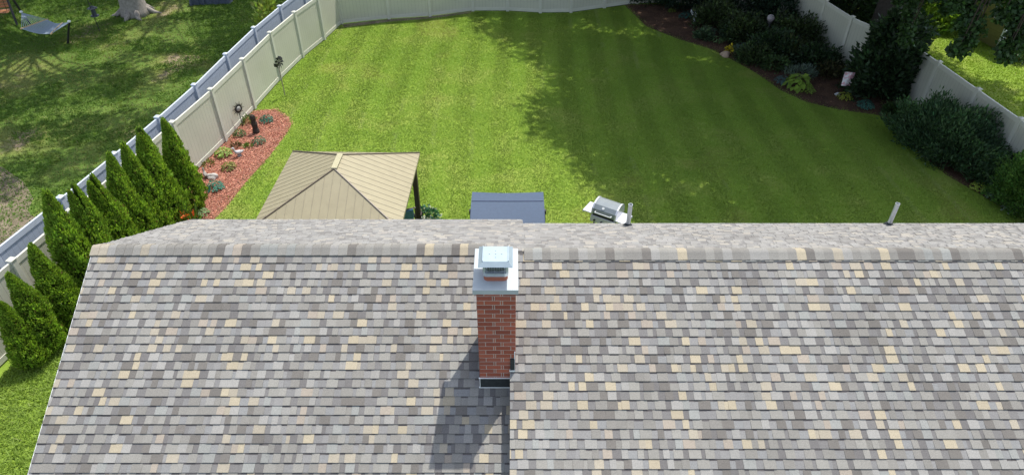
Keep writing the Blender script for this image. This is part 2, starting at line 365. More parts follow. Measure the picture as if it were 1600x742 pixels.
# side wall of the step between the two roof planes
zl = lambda y: RZL + FS * (y - RYL); zr = lambda y: RZR + FS * (y - RYR)
def zb(y): return RZL - BS * (y - RYL)
mb.poly([(XS, FRONT_Y, zl(FRONT_Y) - .05), (XS, FRONT_Y, zr(FRONT_Y) + .003), (XS, RYR, zr(RYR) + .003), (XS, RYL, RZL), (XS, RYL, RZL - .05)], [(0, 1, 2, 3, 4)], (.2, .19, .185))
roofR = mb.build('roof', M_shingle, house); tag(roofR, label='raised right hand roof plane overlapping the lower one')
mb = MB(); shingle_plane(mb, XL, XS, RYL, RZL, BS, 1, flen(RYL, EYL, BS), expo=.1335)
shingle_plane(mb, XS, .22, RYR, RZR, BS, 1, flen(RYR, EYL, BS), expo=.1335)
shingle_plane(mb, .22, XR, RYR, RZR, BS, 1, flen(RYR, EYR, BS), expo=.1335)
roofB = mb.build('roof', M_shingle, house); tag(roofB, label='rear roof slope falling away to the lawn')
# ridge caps
def ridge(x0, x1, ry, rz):
    mb = MB(); x = x0; i = 0
    while x < x1 - .01:
        e = min(x + random.uniform(.13, .15), x1); c = pick(); k = 1.0
        if c[0] > .4 and random.random() < .3: c = (.24, .23, .225)
        wd = .155; pr = [(-wd, -FS * wd + .030), (-.075, -.026), (-.03, .009), (.02, .011), (.07, -.02), (wd, -BS * wd + .024)]
        pr = [(-wd, -FS * wd + .022), (-.085, -.018), (-.04, .008), (.0, .018), (.04, .008), (.085, -.026), (wd, -BS * wd + .02)]
        r0 = [(x, ry + a, rz + b + .004) for a, b in pr]; r1 = [(e + .004, ry + a, rz + b + .012) for a, b in pr]
        n = len(pr); vs = r0 + r1; fs = [(j, n + j, n + j + 1, j + 1) for j in range(n - 1)]
        mb.poly(vs, fs, c)
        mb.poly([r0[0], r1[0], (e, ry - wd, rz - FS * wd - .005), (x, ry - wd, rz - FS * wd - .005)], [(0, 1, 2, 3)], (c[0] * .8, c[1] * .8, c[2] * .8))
        mb.poly([r1[j] for j in range(n)] + [(e, ry + wd, rz - BS * wd - .01), (e, ry - wd, rz - FS * wd - .005)], [tuple(range(n + 2))], c)
        x = e
    return mb
ridge(XL - .02, -.42, RYL, RZL).build('ridge_cap', M_shingle, house)
ridge(.19, XR, RYR, RZR).build('ridge_cap', M_shingle, house)
# rake edge and drip edges, gutters, walls
mb = MB()
for (ya, za, yb_, zb_) in [(RYL, RZL, FRONT_Y, zl(FRONT_Y)), (RYL, RZL, EYL, zb(EYL))]:
    mb.poly([(XL - .012, ya, za - .002), (XL - .012, yb_, zb_ - .002), (XL + .03, yb_, zb_ - .002), (XL + .03, ya, za - .002),
             (XL - .012, ya, za - .17), (XL - .012, yb_, zb_ - .17), (XL + .03, yb_, zb_ - .17), (XL + .03, ya, za - .17)],
            [(0, 1, 2, 3), (4, 7, 6, 5), (0, 4, 5, 1), (2, 6, 7, 3)], (.7, .69, .66))
mb.build('rake_board', M_white, house)
mb = MB(); mb.box(((XL + .2) / 2, EYL + .012, zb(EYL) - .062), (-XL + .2, .03, .07)); mb.box(((.24 + XR) / 2, EYR + .012, zb(EYR) - .062), (XR - .2, .03, .07)); mb.poly([(.224, EYR, zb(EYR) + .012), (.224, EYL, zb(EYL) + .012), (.224, EYL, zb(EYL) - .06), (.224, EYR, zb(EYR) - .06)], [(0, 1, 2, 3)])
mb.build('fascia', M_white, house)
mb = MB()
for x0, x1, ey in [(XL + .02, .2, EYL), (.26, XR, EYR)]:
    z = zb(ey) - .07; n = 7
    pr = [(.03, 0), (.03, -.09), (.05, -.11), (.10, -.11), (.125, -.08), (.125, 0)]
    for j in range(len(pr) - 1):
        a, b = pr[j], pr[j + 1]; mb.poly([(x0, ey + a[0], z + a[1]), (x1, ey + a[0], z + a[1]), (x1, ey + b[0], z + b[1]), (x0, ey + b[0], z + b[1])], [(0, 1, 2, 3)])
M_siding = simple('cream siding', (.62, .6, .54), .6, 0, .05, 3)
mb.build('gutter', M_white, house)
mb = MB()
x0, x1, y0, y1 = XL + .3, XR - .3, FRONT_Y + .4, 10.55
def zw(x, y): return min(zl(y), zb(y)) - .12
ys = [y0, RYL, y1]
for x in (x0, x1): mb.face([(x, y0, 0)] + [(x, y, zw(x, y)) for y in ys] + [(x, y1, 0)])
mb.face([(x0, y0, 0), (x1, y0, 0), (x1, y0, zw(0, y0)), (x0, y0, zw(0, y0))]); mb.face([(x0, y1, 0), (x1, y1, 0), (x1, y1, zw(0, y1)), (x0, y1, zw(0, y1))])
k = 0
while .15 * k < 2.2:
    mb.box(((x0 + x1) / 2, y1 + .006, .1 + .15 * k), (x1 - x0, .012, .02)); k += 1
mb.build('wall', M_siding, house)

# chimney: part of the house, its pieces are sub-parts
CX, CW, CY0, CY1 = -.21, .52, 6.613, 7.39
CB0, CT = 3.0, 5.105
mb = MB()
mb.box((CX, (CY0 + CY1) / 2, (CB0 + CT) / 2), (CW - .012, CY1 - CY0 - .012, CT - CB0), (.60, .56, .50))
course = .0795; z = 3.225; r = 0
def bcol():
    c = random.choice([(.36, .105, .065), (.33, .095, .058), (.38, .115, .07), (.28, .08, .052), (.33, .105, .07)]); k = random.uniform(.85, 1.15); return tuple(q * k for q in c)
# front pattern measured from the photo: long bricks with thin closers
rowA = [(0, .205), (.215, .233), (.243, .448), (.458, .52)]
rowB = [(0, .095), (.105, .31), (.32, .342), (.352, .52)]
side = [(0, .2), (.21, .41), (.42, .62), (.63, .777)]; side2 = [(0, .1), (.11, .31), (.32, .52), (.53, .73), (.74, .777)]
while z < CT - .02:
    h = min(.067, CT - z - .002)
    for fr in (0, 1):
        y = CY0 if fr == 0 else CY1
        for a, b in (rowA if (r + fr) % 2 == 0 else rowB):
            mb.box((CX - CW / 2 + (a + b) / 2, y + (.02 if fr == 0 else -.02), z + h / 2), (b - a, .04, h), bcol())
    for sx in (-1, 1):
        for a, b in (side if r % 2 else side2):
            a = max(a, .042); b = min(b, .735)
            if b - a > .02: mb.box((CX + sx * (CW / 2 - .02), CY0 + (a + b) / 2, z + h / 2), (.0398, b - a, h), bcol())
    z += course; r += 1
chim = mb.build('chimney', M_brick, house); tag(chim, label='red brick chimney with pale joints')
M_crown = simple('painted crown', (.40, .44, .45), .5, 0, .06, 9, .05)
mb = MB(); mb.box((-.217, (6.585 + 7.45) / 2, 5.145), (.602, 7.45 - 6.585, .08)); mb.build('crown', M_crown, chim, bevel=.006)
mb = MB()
fl0 = (-.215, 6.915)
prof = []
def rrect(w, d, r_, n=4):
    out = []
    for cx, cy, a0 in [(w / 2 - r_, d / 2 - r_, 0), (-w / 2 + r_, d / 2 - r_, 90), (-w / 2 + r_, -d / 2 + r_, 180), (w / 2 - r_, -d / 2 + r_, 270)]:
        for i in range(n + 1): t = R(a0 + 90 * i / n); out.append((cx + r_ * math.cos(t), cy + r_ * math.sin(t)))
    return out
def rprism(mb, c, w, d, r_, z0, z1, col=(.5, .5, .5), inner=None):
    o = rrect(w, d, r_); n = len(o); vs = [(c[0] + a, c[1] + b, z0) for a, b in o] + [(c[0] + a, c[1] + b, z1) for a, b in o]
    fs = [(i, (i + 1) % n, n + (i + 1) % n, n + i) for i in range(n)]
    if inner is None: fs += [tuple(range(n, 2 * n)), tuple(range(n - 1, -1, -1))]
    mb.poly(vs, fs, col)
rprism(mb, fl0, .32, .30, .06, 5.185, 5.27, (.36, .13, .08)); mb.build('flue_tile', M_brick, chim)
mb = MB(); rprism(mb, fl0, .335, .31, .05, 5.262, 5.315); mb.build('cap_band', M_steel, chim)
mb = MB()
sw, sd_, sz0, sz1 = .30, .25, 5.315, 5.485
nx = 9
for sgn in (-1, 1):
    for i in range(nx + 1):
        x = -sw / 2 + sw * i / nx
        mb.box((fl0[0] + x, fl0[1] + sgn * sd_ / 2, (sz0 + sz1) / 2), (.004, .004, sz1 - sz0)); 
        y = -sd_ / 2 + sd_ * i / nx
        mb.box((fl0[0] + sgn * sw / 2, fl0[1] + y, (sz0 + sz1) / 2), (.004, .004, sz1 - sz0))
    for i in range(7):
        zz = sz0 + (sz1 - sz0) * i / 6
        mb.box((fl0[0], fl0[1] + sgn * sd_ / 2, zz), (sw, .004, .004)); mb.box((fl0[0] + sgn * sw / 2, fl0[1], zz), (.004, sd_, .004))
for sx in (-1, 1):
    for sy in (-1, 1): mb.box((fl0[0] + sx * (sw / 2 + .002), fl0[1] + sy * (sd_ / 2 + .002), (sz0 + sz1) / 2), (.03, .03, sz1 - sz0))
mb.build('spark_screen', M_steel, chim)
mb = MB(); mb.box((fl0[0], fl0[1], 5.39), (.22, .18, .14)); mb.build('screen_shade_block', M_black, chim)  # solid black block stands in for the shade inside the spark screen
# hood: flat plate with four flared skirts
mb = MB(); cx, cy = fl0; zt, zs = 5.525, 5.475; a, b = .165, .155; A_, B_ = .225, .215
top = [(cx - a, cy - b, zt), (cx + a, cy - b, zt), (cx + a, cy + b, zt), (cx - a, cy + b, zt)]
low = [(cx - A_, cy - B_, zs), (cx + A_, cy - B_, zs), (cx + A_, cy + B_, zs), (cx - A_, cy + B_, zs)]
mb.poly(top + low, [(0, 1, 2, 3), (4, 5, 1, 0), (5, 6, 2, 1), (6, 7, 3, 2), (7, 4, 0, 3)])
mb.poly([(p[0], p[1], p[2] - .004) for p in top + low], [(3, 2, 1, 0), (0, 1, 5, 4), (1, 2, 6, 5), (2, 3, 7, 6), (3, 0, 4, 7)])
for sx in (-1, 1): mb.box((cx + sx * (a + .002), cy, zt + .006), (.010, b * 2, .014))
for dx, dy in [(0, -.07), (0, .0), (0, .07), (-.08, 0), (.08, 0)]: mb.box((cx + dx, cy + dy, zt + .003), (.014, .014, .006))
mb.build('chimney_hood', simple('bright steel', (.30, .37, .41), .5, .3, .05, 8), chim)
zbase = zl(CY0)
mb = MB(); mb.box((CX - .012, CY0 - .006, zbase + .115), (CW - .03 + .02, .012, .19)); mb.box((CX - CW / 2 - .004, 7.0, zbase + .3), (.008, .76, .12), M=Matrix.Rotation(math.atan(FS), 3, 'X'))
mb.box((XS + .036, CY0 - .012, zr(CY0) + .15), (.062, .024, .23)); mb.build('flashing', M_black, chim)
mb = MB(); mb.box((CX - .012, CY0 - .009, zbase + .014), (CW + .01, .02, .014)); mb.box((CX - .012, CY0 - .007, zbase + .216), (CW + .01, .016, .012)); mb.box((CX - CW / 2 + .0, CY0 - .007, zbase + .11), (.010, .018, .21))
mb.box((XS + .068, CY0 - .007, zr(CY0) + .2), (.014, .02, .42)); mb.box((XS + .03, CY0 - .012, zr(CY0) + .022), (.075, .03, .03)); mb.build('sealant', M_white, chim)

# plumbing vents (parts of the house)
for (px, py, hh) in [(981, 353, .52), (1388.5, 352, .53)]:
    r_ = ray(px, py); t = (RZL + BS * RYL - CAMH) / (r_[2] + BS * r_[1]); b = r_ * t + np.array([0, 0, CAMH])
    mb = MB(); n = 14; ro, ri = .043, .037
    mb.lathe((b[0], b[1], b[2]), [(ro, 0), (ro, hh), (ri, hh), (ri, hh - .15)], 16)
    v = mb.build('vent_pipe', M_steel, house, smooth=False)
    mb = MB(); mb.lathe((b[0], b[1], b[2] - .03), [(.10, 0), (.10, .03), (.085, .055), (.056, .085), (.052, .10)], 16); mb.build('pipe_boot', M_black, v)

# ------------------------------------------------------------------ fences
def vinyl(name, col, rough=.45):
    m, n, l, p = newmat(name); p.inputs['Roughness'].default_value = rough
    tc = n.new('ShaderNodeTexCoord'); sp = n.new('ShaderNodeSeparateXYZ'); l.new(tc.outputs['Object'], sp.inputs[0])
    mt = n.new('ShaderNodeMath'); mt.operation = 'MULTIPLY'; mt.inputs[1].default_value = 1 / .152; l.new(sp.outputs[0], mt.inputs[0])
    fr = n.new('ShaderNodeMath'); fr.operation = 'FRACT'; l.new(mt.outputs[0], fr.inputs[0])
    gt = n.new('ShaderNodeMath'); gt.operation = 'GREATER_THAN'; gt.inputs[1].default_value = .945; l.new(fr.outputs[0], gt.inputs[0])
    nz = n.new('ShaderNodeTexNoise'); nz.inputs['Scale'].default_value = 1.1; nz.inputs['Detail'].default_value = 5; l.new(tc.outputs['Object'], nz.inputs['Vector'])
    mr = n.new('ShaderNodeMapRange'); mr.inputs['From Min'].default_value = .3; mr.inputs['From Max'].default_value = .7; mr.inputs['To Min'].default_value = .93; mr.inputs['To Max'].default_value = 1.05; l.new(nz.outputs['Fac'], mr.inputs['Value'])
    vm = n.new('ShaderNodeVectorMath'); vm.operation = 'SCALE'; vm.inputs[0].default_value = col; l.new(mr.outputs[0], vm.inputs['Scale'])
    mx = n.new('ShaderNodeMixRGB'); mx.inputs[2].default_value = (col[0] * .66, col[1] * .66, col[2] * .66, 1); l.new(vm.outputs[0], mx.inputs[1]); l.new(gt.outputs[0], mx.inputs[0])
    l.new(mx.outputs[0], p.inputs['Base Color'])
    b = n.new('ShaderNodeBump'); b.invert = True; b.inputs['Strength'].default_value = .5; b.inputs['Distance'].default_value = .01; l.new(gt.outputs[0], b.inputs['Height']); l.new(b.outputs[0], p.inputs['Normal'])
    return m
M_tan = vinyl('tan vinyl', (.54, .53, .44)); M_tanp = simple('tan vinyl post', (.59, .58, .50), .45, 0, .04, 3)
M_wv = vinyl('white vinyl', (.40, .455, .55)); M_wvp = simple('white vinyl post', (.50, .55, .63), .45, 0, .03, 3)
def fence(name, pts, label, mp, mpost, H=1.80, last=True, first=True):
    root = empty(name, (pts[0][0], pts[0][1], 0), 0, label, 'fence')
    ox, oy = pts[0]
    for i, (x, y) in enumerate(pts):
        a = pts[max(i - 1, 0)]; b = pts[min(i + 1, len(pts) - 1)]; rz = math.atan2(b[1] - a[1], b[0] - a[0])
        if (i or first) and (i < len(pts) - 1 or last):
            mb = MB(); mb.box((0, 0, H / 2 + .02), (.127, .127, H + .04)); p = mb.build('post', mpost, root, loc=(x - ox, y - oy, 0), rz=rz, bevel=.006)
            mb = MB(); mb.box((0, 0, H + .05), (.15, .15, .025)); q = .07
            mb.poly([(-q, -q, H + .0625), (q, -q, H + .0625), (q, q, H + .0625), (-q, q, H + .0625), (0, 0, H + .10)], [(0, 1, 4), (1, 2, 4), (2, 3, 4), (3, 0, 4)])
            mb.build('post_cap', mpost, p)
        if i < len(pts) - 1:
            b = pts[i + 1]; L = math.hypot(b[0] - x, b[1] - y); rz = math.atan2(b[1] - y, b[0] - x)
            mb = MB(); mb.box((L / 2, 0, H / 2 + .02), (L - .13, .022, H - .2)); pn = mb.build('panel', mp, root, loc=(x - ox, y - oy, 0), rz=rz)
            mb = MB(); mb.box((L / 2, 0, H - .06), (L - .124, .05, .14)); mb.build('top_rail', mpost, pn)
            mb = MB(); mb.box((L / 2, 0, .11), (L - .124, .05, .14)); mb.build('bottom_rail', mpost, pn)
    return root
fence('vinyl_fence', LEFT, 'tan panel fence along the left side of the lawn behind the hedge', M_tan, M_tanp)
fence('vinyl_fence', BACK, 'tan panel fence across the far end of the lawn', M_tan, M_tanp, first=False)
fence('vinyl_fence', RIGHT, 'shaded grey fence behind the garden bed on the right', M_tan, M_tanp, first=False)
fence('vinyl_fence', OUTER, 'white blue fence running close behind the tan left fence', M_wv, M_wvp)

# ------------------------------------------------------------------ arborvitae hedge
def arb_mesh(seed, dense=30000, twin=False):
    """feathery cone: sprays gathered in upright clumps over a thinner inner layer"""
    g = np.random.default_rng(seed); K = 1100; n = dense
    def prof(t): return np.where(t < .16, .17 + .09 * (t / .16), .26 * (1 - ((t - .16) / .84) ** 1.35)) + .006
    kt = g.random(K) ** .85 * .96; ka = g.random(K) * 2 * math.pi; kr = 1 + .10 * g.normal(size=K)
    idx = g.integers(0, K, n); t = np.clip(kt[idx] + g.normal(0, .014, n), .003, .985); a = ka[idx] + g.normal(0, .10, n) / np.maximum(prof(t) * 6, .35)
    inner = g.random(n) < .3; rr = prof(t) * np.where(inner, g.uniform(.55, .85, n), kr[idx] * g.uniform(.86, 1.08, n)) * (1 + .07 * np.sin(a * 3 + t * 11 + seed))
    off = np.zeros((n, 2))
    if twin: m = (t > .74) & (np.cos(a) < 0); off[m, 0] = -.03 * (t[m] - .7) / .3; m2 = (t > .74) & ~m; off[m2, 0] = .022 * (t[m2] - .7) / .3; t = np.where(m, t * .965, t)
    off += np.stack([.02 * np.sin(t * 7 + seed), .02 * np.cos(t * 6 + seed * 2)], 1)
    P = np.c_[rr * np.cos(a) + off[:, 0], rr * np.sin(a) + off[:, 1], t]
    out = np.c_[np.cos(a), np.sin(a), np.zeros(n)]; D = unit(out * .7 + np.c_[np.zeros(n), np.zeros(n), np.ones(n)] * .9 + g.normal(0, .33, (n, 3)))
    S = unit(np.cross(D, out + g.normal(0, .6, (n, 3)))); sz = (.008 + .010 * g.random(n))[:, None]
    Q = np.stack([P - D * sz * .4, P + D * sz * .5 - S * sz * .7, P + D * sz * 1.9, P + D * sz * .5 + S * sz * .7], 1)
    tone = np.exp(g.normal(0, .22, K))[idx][:, None]
    col = np.array((.21, .34, .045))[None] * tone * np.exp(g.normal(0, .15, (n, 1)))
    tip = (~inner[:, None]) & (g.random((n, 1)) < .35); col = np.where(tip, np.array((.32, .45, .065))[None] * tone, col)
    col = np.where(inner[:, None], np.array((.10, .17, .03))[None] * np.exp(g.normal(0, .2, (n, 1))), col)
    br = g.random((n, 1)) < .02; col = np.where(br, np.array((.22, .15, .07))[None], col)
    return Q, np.clip(col, .003, 1)
arb_variants = [arb_mesh(1), arb_mesh(2, twin=True), arb_mesh(3), arb_mesh(4, twin=True)]
arbs = [(-10.25, 9.95, 1.82, 0), (-10.15, 10.4, 2.19, 2), (-9.99, 11.1, 2.37, 0), (-9.82, 11.9, 3.20, 2), (-9.7, 12.47, 2.95, 1), (-9.55, 13.08, 2.80, 3),
        (-9.42, 13.74, 2.97, 0), (-9.3, 14.27, 2.97, 2), (-9.19, 14.81, 3.03, 1), (-8.98, 15.68, 2.86, 0)]
names10 = ['shortest tall narrow evergreen, nearest to the camera at the left edge of the photo', 'narrow evergreen second from the near end of the hedge, beside the lowest one', 'narrow evergreen third from the near end, in front of a tan fence post',
           'broad pointed evergreen just left of the roof ridge end, lone tip over the white fence', 'narrow evergreen with forked tip, between the broad pointed one and the next along the roof', 'evergreen with two short tips in the middle of the hedge beyond the roof edge',
           'evergreen with single blunt tip touching the white fence, seventh from the near end', 'slim evergreen with a thin curled tip, eighth from the near end', 'evergreen with two tips and orange blooms beside its foot, ninth of the hedge', 'furthest evergreen of the hedge, standing by the red mulch bed']
arb_me = {}
for i, (x, y, h, v) in enumerate(arbs):
    root = empty('arborvitae', (x, y, 0), i * 1.3 if v in (0, 2) else .25 * i, names10[i], 'tree', 'narrow evergreens in a row along the left fence')
    if v not in arb_me:
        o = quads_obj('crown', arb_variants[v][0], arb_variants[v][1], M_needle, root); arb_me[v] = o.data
    else:
        o = bpy.data.objects.new('crown', arb_me[v]); C.objects.link(o); o.parent = root
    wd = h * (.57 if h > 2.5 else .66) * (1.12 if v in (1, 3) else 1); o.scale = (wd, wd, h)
    mb = MB(); mb.tube([(0, 0, 0), (0, 0, h * .5), (0, 0, h * .85)], [.05, .035, .01], 6, (.09, .06, .04)); mb.build('trunk', M_bark, root)

# ------------------------------------------------------------------ shrubs and plants
def blob_pts(n, rx, ry, rz, g, lumps=5, shell=.75):
    d = unit(g.normal(size=(n, 3))); d[:, 2] = np.abs(d[:, 2]) * 1.0 - .25; d = unit(d)
    ph = g.random(3) * 6; k = 1 + .13 * np.sin(d[:, 0] * lumps + ph[0]) + .13 * np.sin(d[:, 1] * lumps * 1.3 + ph[1]) + .1 * np.sin(d[:, 2] * lumps * 1.6 + d[:, 0] * 4 + ph[2]) + g.normal(0, .06, n)
    u = shell + (1 - shell) * g.random(n)
    P = d * (k * u)[:, None] * np.array([rx, ry, rz])[None]; P[:, 2] += rz * .30; P[:, 2] = np.maximum(P[:, 2], .02)
    return P, d
def shrub(name, pos, r3, n, leaf, base, label, cat='shrub', group=None, amt=.3, tint=None, width=.5, up=.5, flowers=None, mat=None, stems=True, wild=.6):
    g = np.random.default_rng(int(abs(pos[0] * 971 + pos[1] * 131)) + n)
    root = empty(name, (pos[0], pos[1], 0), 0, label, cat, group)
    P, d = blob_pts(n, *r3, g, shell=.5)
    D = d + np.array([0, 0, up])[None] + g.normal(0, wild, (n, 3))
    Q = leaf_quads(P, D, leaf * (.7 + .6 * g.random(n)), width)
    quads_obj('foliage', Q, var_cols(base, n, amt, tint), mat or M_leaf, root)
    if stems:
        mb = MB()
        for i in range(5): a = i * 1.26; mb.tube([(0.03 * math.cos(a), .03 * math.sin(a), 0), (r3[0] * .35 * math.cos(a), r3[1] * .35 * math.sin(a), r3[2] * .8)], [.015, .006], 5, (.08, .055, .035))
        mb.build('stem', M_bark, root)
    if flowers:
        col, m, size = flowers; P, d = blob_pts(m, *[q * 1.06 for q in r3], g, shell=.97); P = P[P[:, 2] > r3[2] * .5]; d = d[:len(P)]
        for p in P:
            PP = p[None] + g.normal(0, size * .33, (16, 3)); DD = g.normal(size=PP.shape) + np.array([0, 0, .8])
            quads_obj('blossom', leaf_quads(PP, DD, size * .6, .9), var_cols(col, 16, .12), M_leaf, root)
    return root
def hosta(name, pos, r, n, base, label, edge=None, cat='plant', group=None, h=.5, kind='hosta'):
    """dome of overlapping broad leaves, each folded along its midrib; edge = paler rim colour"""
    g = np.random.default_rng(int(abs(pos[0] * 733 + pos[1] * 337))); Qs = []; cs = []; n = int(n * 2.4)
    for i in range(n):
        q = math.sqrt((i + .5) / n); a = i * 2.39996 + g.normal(0, .2); rr = r * q * .8
        zc_ = r * h * 1.3 * (1 - .75 * q * q) + .03 + abs(g.normal(0, .02)); L_ = r * g.uniform(.24, .38); wd_ = L_ * g.uniform(.40, .52)
        dx, dy = math.cos(a), math.sin(a); sx, sy = -dy, dx; tilt = -.15 - .6 * q + g.normal(0, .2)
        o_ = np.array([dx * rr, dy * rr, zc_]); D_ = np.array([dx, dy, tilt]); D_ /= np.linalg.norm(D_); S_ = np.array([sx, sy, g.normal(0, .2)]); U_ = np.array([0, 0, 1.])
        def leaf_(k, lift, col):
            b_ = o_ - D_ * L_ * .15 * k; m_ = o_ + D_ * L_ * .4; t_ = o_ + D_ * L_ * (.4 + .6 * k); up = U_ * (lift)
            l1 = m_ + S_ * wd_ * k + U_ * L_ * .10; r1 = m_ - S_ * wd_ * k + U_ * L_ * .10
            Qs.append([b_ + up, m_ + up, t_ + up, l1 + up]); Qs.append([b_ + up, r1 + up, t_ + up, m_ + up]); cs.extend([col, col])
        k = g.uniform(.7, 1.3); c = np.array(base) * k
        if edge is not None: leaf_(1.0, 0, np.array(edge) * g.uniform(.85, 1.15)); leaf_(.68, .006, c)
        else: leaf_(1.0, 0, c)
    o = quads_obj(name, np.array(Qs), np.clip(np.array(cs), .002, 1), M_leaf, None, (pos[0], pos[1], 0)); tag(o, label, cat, group); return o

# left bed plants
G1 = 'small leafy clumps planted in the red mulch bed'
hosta('hosta', at(417, 190), .26, 26, (.03, .13, .085), 'blue green leafy clump at the far tip of the red mulch bed', (.06, .2, .14), group=G1)
hosta('hosta', at(375, 212), .24, 24, (.08, .12, .03), 'olive green clump beside the dark carved post in red mulch', group=G1)
hosta('hosta', at(405, 224), .25, 24, (.05, .1, .055), 'dark grey green clump with pale leaf edges in the middle of the red bed', (.2, .25, .14), group=G1)
hosta('hosta', at(350, 243), .30, 30, (.22, .32, .06), 'lime green clump nearest the tan fence in the red bed', group=G1)
hosta('hosta', at(358, 264), .25, 28, (.17, .17, .035), 'olive yellow clump in the centre of the sunny mulch', group=G1)
hosta('hosta', at(337, 295), .28, 28, (.03, .16, .11), 'blue green clump at the near end of the red bed, beside the stone bird', (.09, .28, .2), group=G1)
hosta('hosta', at(315, 336), .24, 22, (.12, .22, .07), 'pale green clump against the roof edge at the foot of the hedge', (.26, .32, .16), group=G1)
shrub('flowering_plant', at(388, 230), (.16, .12, .1), 120, .07, (.12, .2, .04), 'tiny low green sprig between two clumps in the red mulch', 'plant', stems=False)
shrub('flowering_plant', at(369, 229), (.16, .14, .1), 120, .07, (.1, .08, .03), 'tiny brown green sprig near the fence in the red mulch', 'plant', stems=False)
shrub('flowering_plant', at(388, 190), (.22, .3, .14), 200, .08, (.12, .17, .05), 'thin low sprigs at the fence foot beside the dark post', 'plant', stems=False)
shrub('flowering_plant', at(325, 258), (.18, .22, .1), 140, .07, (.16, .17, .04), 'low yellowish sprigs beside the fence near the stone goose', 'plant', stems=False)
r0 = (-8.92, 14.9); shrub('daylily', (r0[0] + .34, r0[1] - .25), (.2, .2, .55), 160, .28, (.09, .17, .03), 'orange daylily blooming in front of the evergreen hedge', 'flower', stems=True, width=.12, up=2.0, flowers=((.8, .16, .03), 5, .13))

# right bed plants
D1 = 'dark leafy shrubs crowding the shaded bed by the far corner'
def P2(px, py): return at(px, py)[:2]
dk = [
 (P2(1010, 0), (1.3, .8, 1.1), 'black green shrub at the left end of the shaded bed, against the far fence'),
 (P2(1075, 12), (1.1, .8, 1.0), 'dark shrub behind the white figurine and teal clump'),
 (P2(1118, 40), (.8, .7, .7), 'low dark shrub right of the white figurine'),
 (P2(1150, 24), (1.0, .9, 1.2), 'large dark bush below the white blossoms'),
 (P2(1160, 62), (.8, .7, .7), 'dark shrub left of the lime clump under the globe'),
 (P2(1215, 42), (.95, .85, 1.1), 'tall dark shrub standing against the fence behind the globe'),
 (P2(1205, 88), (.8, .7, .65), 'grassy dark shrub in front of the globe'),
 (P2(1240, 72), (.9, .8, .8), 'dark reddish shrub against the fence right of the globe'),
 (P2(1180, 98), (.5, .45, .4), 'low leafy mound at the lawn edge below the lime clump'),
 (P2(1275, 104), (.7, .6, .5), 'low brown green shrub between the big lime hosta and the fence'),
]
for (p, r3, lb) in dk:
    r3 = tuple(q * 1.22 for q in r3)
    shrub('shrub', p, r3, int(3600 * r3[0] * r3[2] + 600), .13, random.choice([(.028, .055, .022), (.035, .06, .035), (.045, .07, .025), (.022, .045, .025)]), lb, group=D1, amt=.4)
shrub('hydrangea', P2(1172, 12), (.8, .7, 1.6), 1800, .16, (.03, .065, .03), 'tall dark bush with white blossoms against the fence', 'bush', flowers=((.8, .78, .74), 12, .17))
shrub('reed_clump', P2(1232, 92), (.6, .5, .6), 500, .35, (.07, .09, .035), 'spiky grassy clump between the globe and the big lime hosta', 'plant', width=.08, up=1.3, stems=False)
hosta('hosta', P2(1049, 20), .22, 18, (.14, .2, .03), 'tiny lime clump near the left end of the shaded bed')
hosta('hosta', P2(1071, 29), .33, 26, (.03, .09, .075), 'teal clump left of the white figurine')
hosta('hosta', P2(1113, 52), .3, 22, (.08, .13, .08), 'grey green clump right of the white figurine at the bed edge')
hosta('hosta', P2(1122, 67), .3, 22, (.10, .17, .06), 'pale green clump left of the yellow flower at the bed edge')
hosta('hosta', P2(1158, 78), .36, 26, (.09, .14, .10), 'silver green clump right of the yellow flower')
hosta('hosta', P2(1181, 76), .40, 30, (.20, .34, .03), 'lime green clump under the globe ornament', kind='hosta')
shrub('flowering_plant', P2(1139, 82), (.16, .14, .22), 120, .09, (.6, .5, .03), 'small yellow flower clump beside the pale rock', 'flower', stems=False)
hosta('hosta', P2(1245, 137), .55, 46, (.20, .31, .04), 'large lime green hosta at the edge of the shaded lawn', h=.6)
hosta('hosta', P2(1262, 145), .28, 20, (.16, .24, .035), 'small yellow green hosta touching the large lime one')
hosta('hosta', P2(1222, 130), .33, 30, (.07, .12, .12), 'blue grey clump left of the large lime hosta')
shrub('lavender', P2(1252, 120), (.6, .4, .3), 700, .16, (.14, .19, .15), 'airy silver plant behind the large lime hosta', 'plant', width=.14, up=1.2, stems=False)
hosta('hosta', P2(1319, 155), .30, 26, (.16, .2, .03), 'yellow edged clump in front of the garden flag', (.4, .42, .06))
hosta('hosta', P2(1351, 168), .33, 30, (.03, .10, .075), 'teal clump in front of the large dark shrub', (.09, .22, .17))
hosta('hosta', P2(1363, 150), .2, 14, (.12, .14, .03), 'small olive clump at the foot of the large dark shrub')
hosta('hosta', P2(1382, 165), .18, 14, (.11, .12, .04), 'tiny brown green clump between teal clump and the yew')
hosta('hosta', P2(1528, 296), .27, 26, (.12, .2, .03), 'yellow edged clump at the near foot of the big yew', (.45, .5, .08))
hosta('hosta', P2(1551, 311), .26, 20, (.07, .12, .06), 'grey green clump beside the near conifer', )
hosta('hosta', P2(1578, 330), .30, 26, (.10, .15, .12), 'silver edged clump at the right edge of the bed', (.28, .33, .26))
hosta('hosta', P2(1598, 346), .22, 18, (.16, .22, .04), 'small lime and orange clump at the bottom of the right bed')
